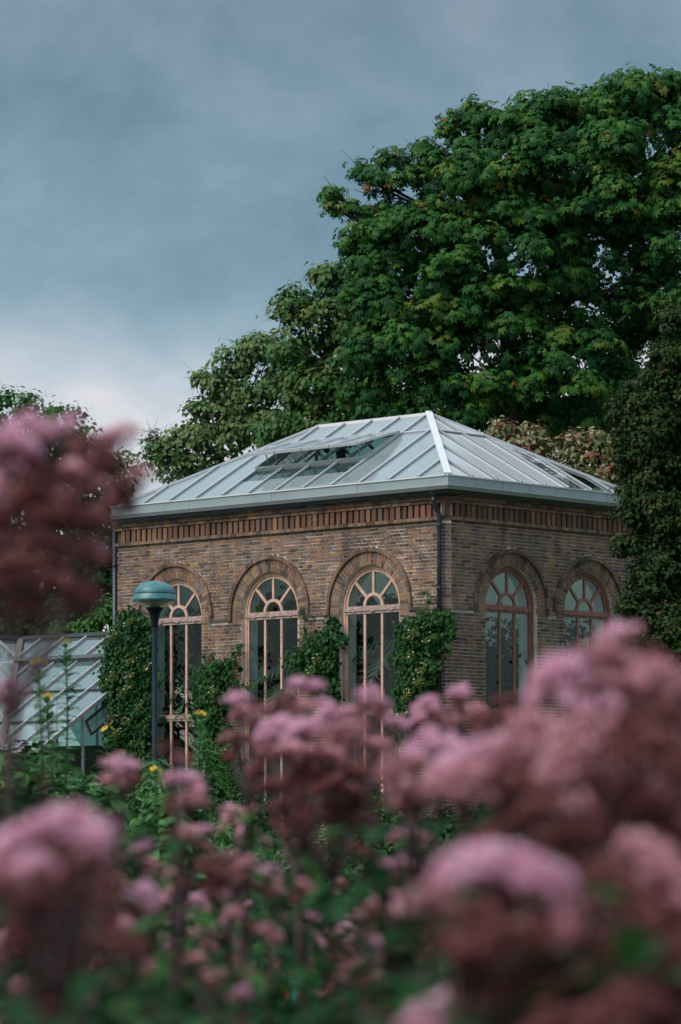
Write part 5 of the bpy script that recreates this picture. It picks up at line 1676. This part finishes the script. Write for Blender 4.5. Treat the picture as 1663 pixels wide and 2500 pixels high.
weed('bright pink flower head cut off by the bottom edge', 180, [(1010, 2350, 150, 'p'), (960, 2370, 110, 'p'), (1070, 2370, 110, 'r')])
weed('dark heads at the right edge under the dull rose dome', 200, [(1560, 2040, 150, 'b'), (1500, 2080, 150, 'b'), (1565, 2120, 150, 'b')], real=.10, dens=1.4)
weed('small pale flower head amid the dark mass at right', 110, [(1360, 2160, 70, 'r'), (1330, 2170, 50, 'r')])
# bottom left
weed('biggest bright pink flower dome at the left edge', 200, [(150, 1935, 190, 'p'), (60, 1965, 170, 'p'), (220, 1945, 110, 'p'), (20, 2000, 160, 'r'), (200, 1990, 120, 'r'), (110, 2030, 200, 'b'), (250, 1920, 50, 'r')], real=.10)
weed('dark maroon flower mass below the biggest left dome', 190, [(40, 2070, 170, 'b'), (150, 2080, 190, 'b'), (230, 2050, 130, 'b'), (80, 2140, 150, 'b')], real=.10, dens=1.4)
weed('drooping rose and mauve flower head right of the biggest left dome', 110, [(270, 2050, 90, 'r'), (320, 2080, 90, 'p'), (345, 2105, 60, 'p'), (290, 2110, 80, 'b')])
weed('pink flower head below the lamp post', 90, [(270, 1775, 80, 'p'), (300, 1765, 60, 'p'), (250, 1805, 70, 'r'), (290, 1810, 80, 'b')], dens=.7)
weed('rounded pink flower head below the leftmost arched window', 92, [(425, 1815, 90, 'p'), (400, 1800, 60, 'p'), (440, 1850, 80, 'r'), (410, 1860, 80, 'b')], dens=.7)
weed('faint high flower head before the lower panes of the leftmost window', 95, [(385, 1730, 60, 'b'), (420, 1760, 50, 'r')], dens=.3, real=.07)
weed('magenta flower head in the centre of the lower half', 72, [(572, 1925, 66, 'p'), (560, 1950, 50, 'b'), (610, 1945, 40, 'r')], dens=.7)
weed('peach coloured flower head above the magenta one', 75, [(545, 1885, 80, 'r'), (590, 1880, 60, 'r'), (530, 1870, 50, 'p')], dens=.6)
weed('dusty rose flower head left of centre in the lower half', 92, [(520, 1990, 90, 'r'), (570, 1995, 70, 'r'), (480, 2005, 70, 'b'), (540, 2025, 90, 'b')])
weed('sharp bright pink flower head left of centre, low', 72, [(490, 2070, 66, 'p'), (455, 2085, 60, 'p'), (430, 2100, 50, 'r'), (520, 2060, 40, 'p')])
weed('tiny round pink flower head beside the sharp bright one', 45, [(578, 2085, 40, 'p')], dens=.6)
weed('rose flower stem above the far teal tag', 72, [(690, 1955, 60, 'r'), (665, 1965, 40, 'r'), (720, 1965, 40, 'b')], dens=.6)
weed('salmon flower head left of the gravel path', 72, [(820, 1965, 60, 'b'), (840, 1975, 50, 'b')], dens=.5)
weed('pink and brown flower head right of the gravel path', 82, [(925, 1990, 80, 'p'), (890, 2000, 60, 'p'), (930, 2020, 80, 'b'), (870, 2040, 50, 'r'), (960, 2010, 50, 'r')], dens=.8)
weed('pink flower head right of the salmon one', 85, [(940, 1925, 70, 'p'), (975, 1935, 50, 'r'), (910, 1930, 40, 'r')], dens=.7)
weed('small pink head on the gravel patch', 60, [(790, 2045, 50, 'r'), (765, 2060, 40, 'r')], dens=.6)
weed('pair of mauve pink heads low in the centre', 68, [(740, 2165, 60, 'p'), (800, 2150, 60, 'p'), (770, 2180, 60, 'b'), (825, 2170, 50, 'r')], dens=1.0)
weed('mauve heads low at the left edge', 85, [(20, 2170, 80, 'p'), (55, 2200, 80, 'r'), (90, 2190, 50, 'r')], dens=1.2)
weed('crimson flower bud low at left', 75, [(225, 2200, 70, 'p'), (240, 2225, 50, 'r')], dens=1.2)
weed('faded rose flower head low at left of centre', 95, [(340, 2240, 90, 'r'), (300, 2250, 70, 'b'), (380, 2230, 60, 'r'), (350, 2270, 80, 'b')], dens=1.2)
weed('upright mauve brown flower head left of the low centre pair', 75, [(515, 2135, 50, 'p'), (510, 2170, 60, 'b'), (480, 2190, 60, 'r'), (540, 2180, 40, 'p')], dens=1.2)
weed('small mauve heads at the bottom by the nearest tag', 70, [(770, 2285, 50, 'r'), (745, 2300, 40, 'r'), (640, 2330, 60, 'r'), (590, 2300, 50, 'r')], dens=.8)
weed('mauve head above the crimson bud', 70, [(395, 2180, 40, 'p'), (380, 2160, 40, 'r'), (300, 2190, 40, 'r')], dens=1.2)
weed('pink head pair in the gap right of the biggest left dome', 95, [(330, 1960, 70, 'p'), (300, 1985, 60, 'r'), (350, 1990, 50, 'r')], dens=.8)
weed('dusty pink heads under the rounded head of the leftmost window', 90, [(430, 1930, 70, 'r'), (470, 1920, 60, 'p'), (400, 1950, 50, 'b')], dens=.8)
weed('rose heads between the magenta head and the far teal tag', 84, [(620, 2010, 60, 'p'), (650, 2040, 60, 'r'), (600, 2050, 50, 'b')], dens=.8)
weed('pale pink heads low between the crimson bud and the sharp bright head', 88, [(400, 2060, 60, 'r'), (370, 2090, 60, 'p'), (350, 2130, 50, 'r')], dens=.9)
weed('dim rose heads at the bottom left corner', 120, [(60, 2290, 100, 'r'), (140, 2260, 90, 'b'), (180, 2310, 80, 'r')], dens=1.0)
weed('dim rose heads at the bottom, left of the nearest tag', 100, [(450, 2230, 80, 'r'), (500, 2260, 80, 'r'), (410, 2290, 70, 'b'), (560, 2240, 60, 'r')], dens=1.0)
weed('rose heads right of the nearest teal tag', 100, [(860, 2180, 70, 'p'), (900, 2210, 80, 'r'), (840, 2230, 60, 'r')], dens=1.0)
weed('pinkish heads above the rose heads right of the nearest tag', 100, [(870, 2090, 70, 'r'), (905, 2075, 60, 'p'), (930, 2120, 70, 'b')], dens=1.0)
weed('brown rose heads under the bright double head', 92, [(740, 1870, 90, 'b'), (690, 1890, 80, 'b'), (790, 1880, 90, 'b'), (660, 1860, 70, 'r')], dens=1.0)
def beside(what, x, y):
    for fx, fy, fl in sorted(WEEDS, key=lambda q: (q[0] - x) ** 2 + (q[1] - y) ** 2):
        side = ('right of' if x > fx else 'left of') if abs(x - fx) > abs(y - fy) else ('below' if y > fy else 'above')
        lab = '%s just %s the %s' % (what, side, ' '.join(fl.split()[:8]))
        if lab not in BESIDE:
            BESIDE.add(lab)
            return lab


BESIDE = set()
SMALL = [(210, 2120), (260, 2150), (330, 2060), (395, 2020), (450, 2150), (540, 2110), (610, 2150), (660, 2120), (560, 2290), (720, 2120),
         (280, 2320), (160, 2220), (800, 2240), (830, 2120), (850, 2310), (920, 2270), (470, 2330), (390, 2330), (700, 2040)]
for i, (x, y) in enumerate(SMALL):
    rr_ = random.Random(i)
    w = rr_.uniform(42, 66)
    weed(beside('small rose flower cluster', x, y), 84 + rr_.uniform(-14, 30), [(x, y, w, rr_.choice('prr')), (x + rr_.uniform(-40, 40), y + rr_.uniform(10, 34), w * .8, rr_.choice('rrb'))],
         group='small rose flower clusters low in the bed', dens=.7, seed=700 + i)
# leafy stems without open flowers that fill the foot of the picture
FILL = [(60, 2230, 150), (180, 2180, 160), (280, 2270, 150), (400, 2200, 120), (480, 2280, 140), (560, 2180, 110), (840, 2260, 150), (900, 2140, 120), (980, 2200, 150), (1080, 2240, 190),
        (120, 2330, 190), (350, 2340, 170), (560, 2350, 130), (880, 2350, 170), (100, 1800, 150), (180, 1840, 110), (860, 1850, 120), (480, 2150, 100), (250, 1880, 100), (1250, 1960, 200), (1100, 1920, 170), (1450, 2120, 220)]
for i, (x, y, w) in enumerate(FILL):
    weed(beside('flowerless leafy stem', x, y), w, [(x, y, w * .25, 'b')], group='flowerless weed stems', dens=1.8, seed=900 + i, below=.02)
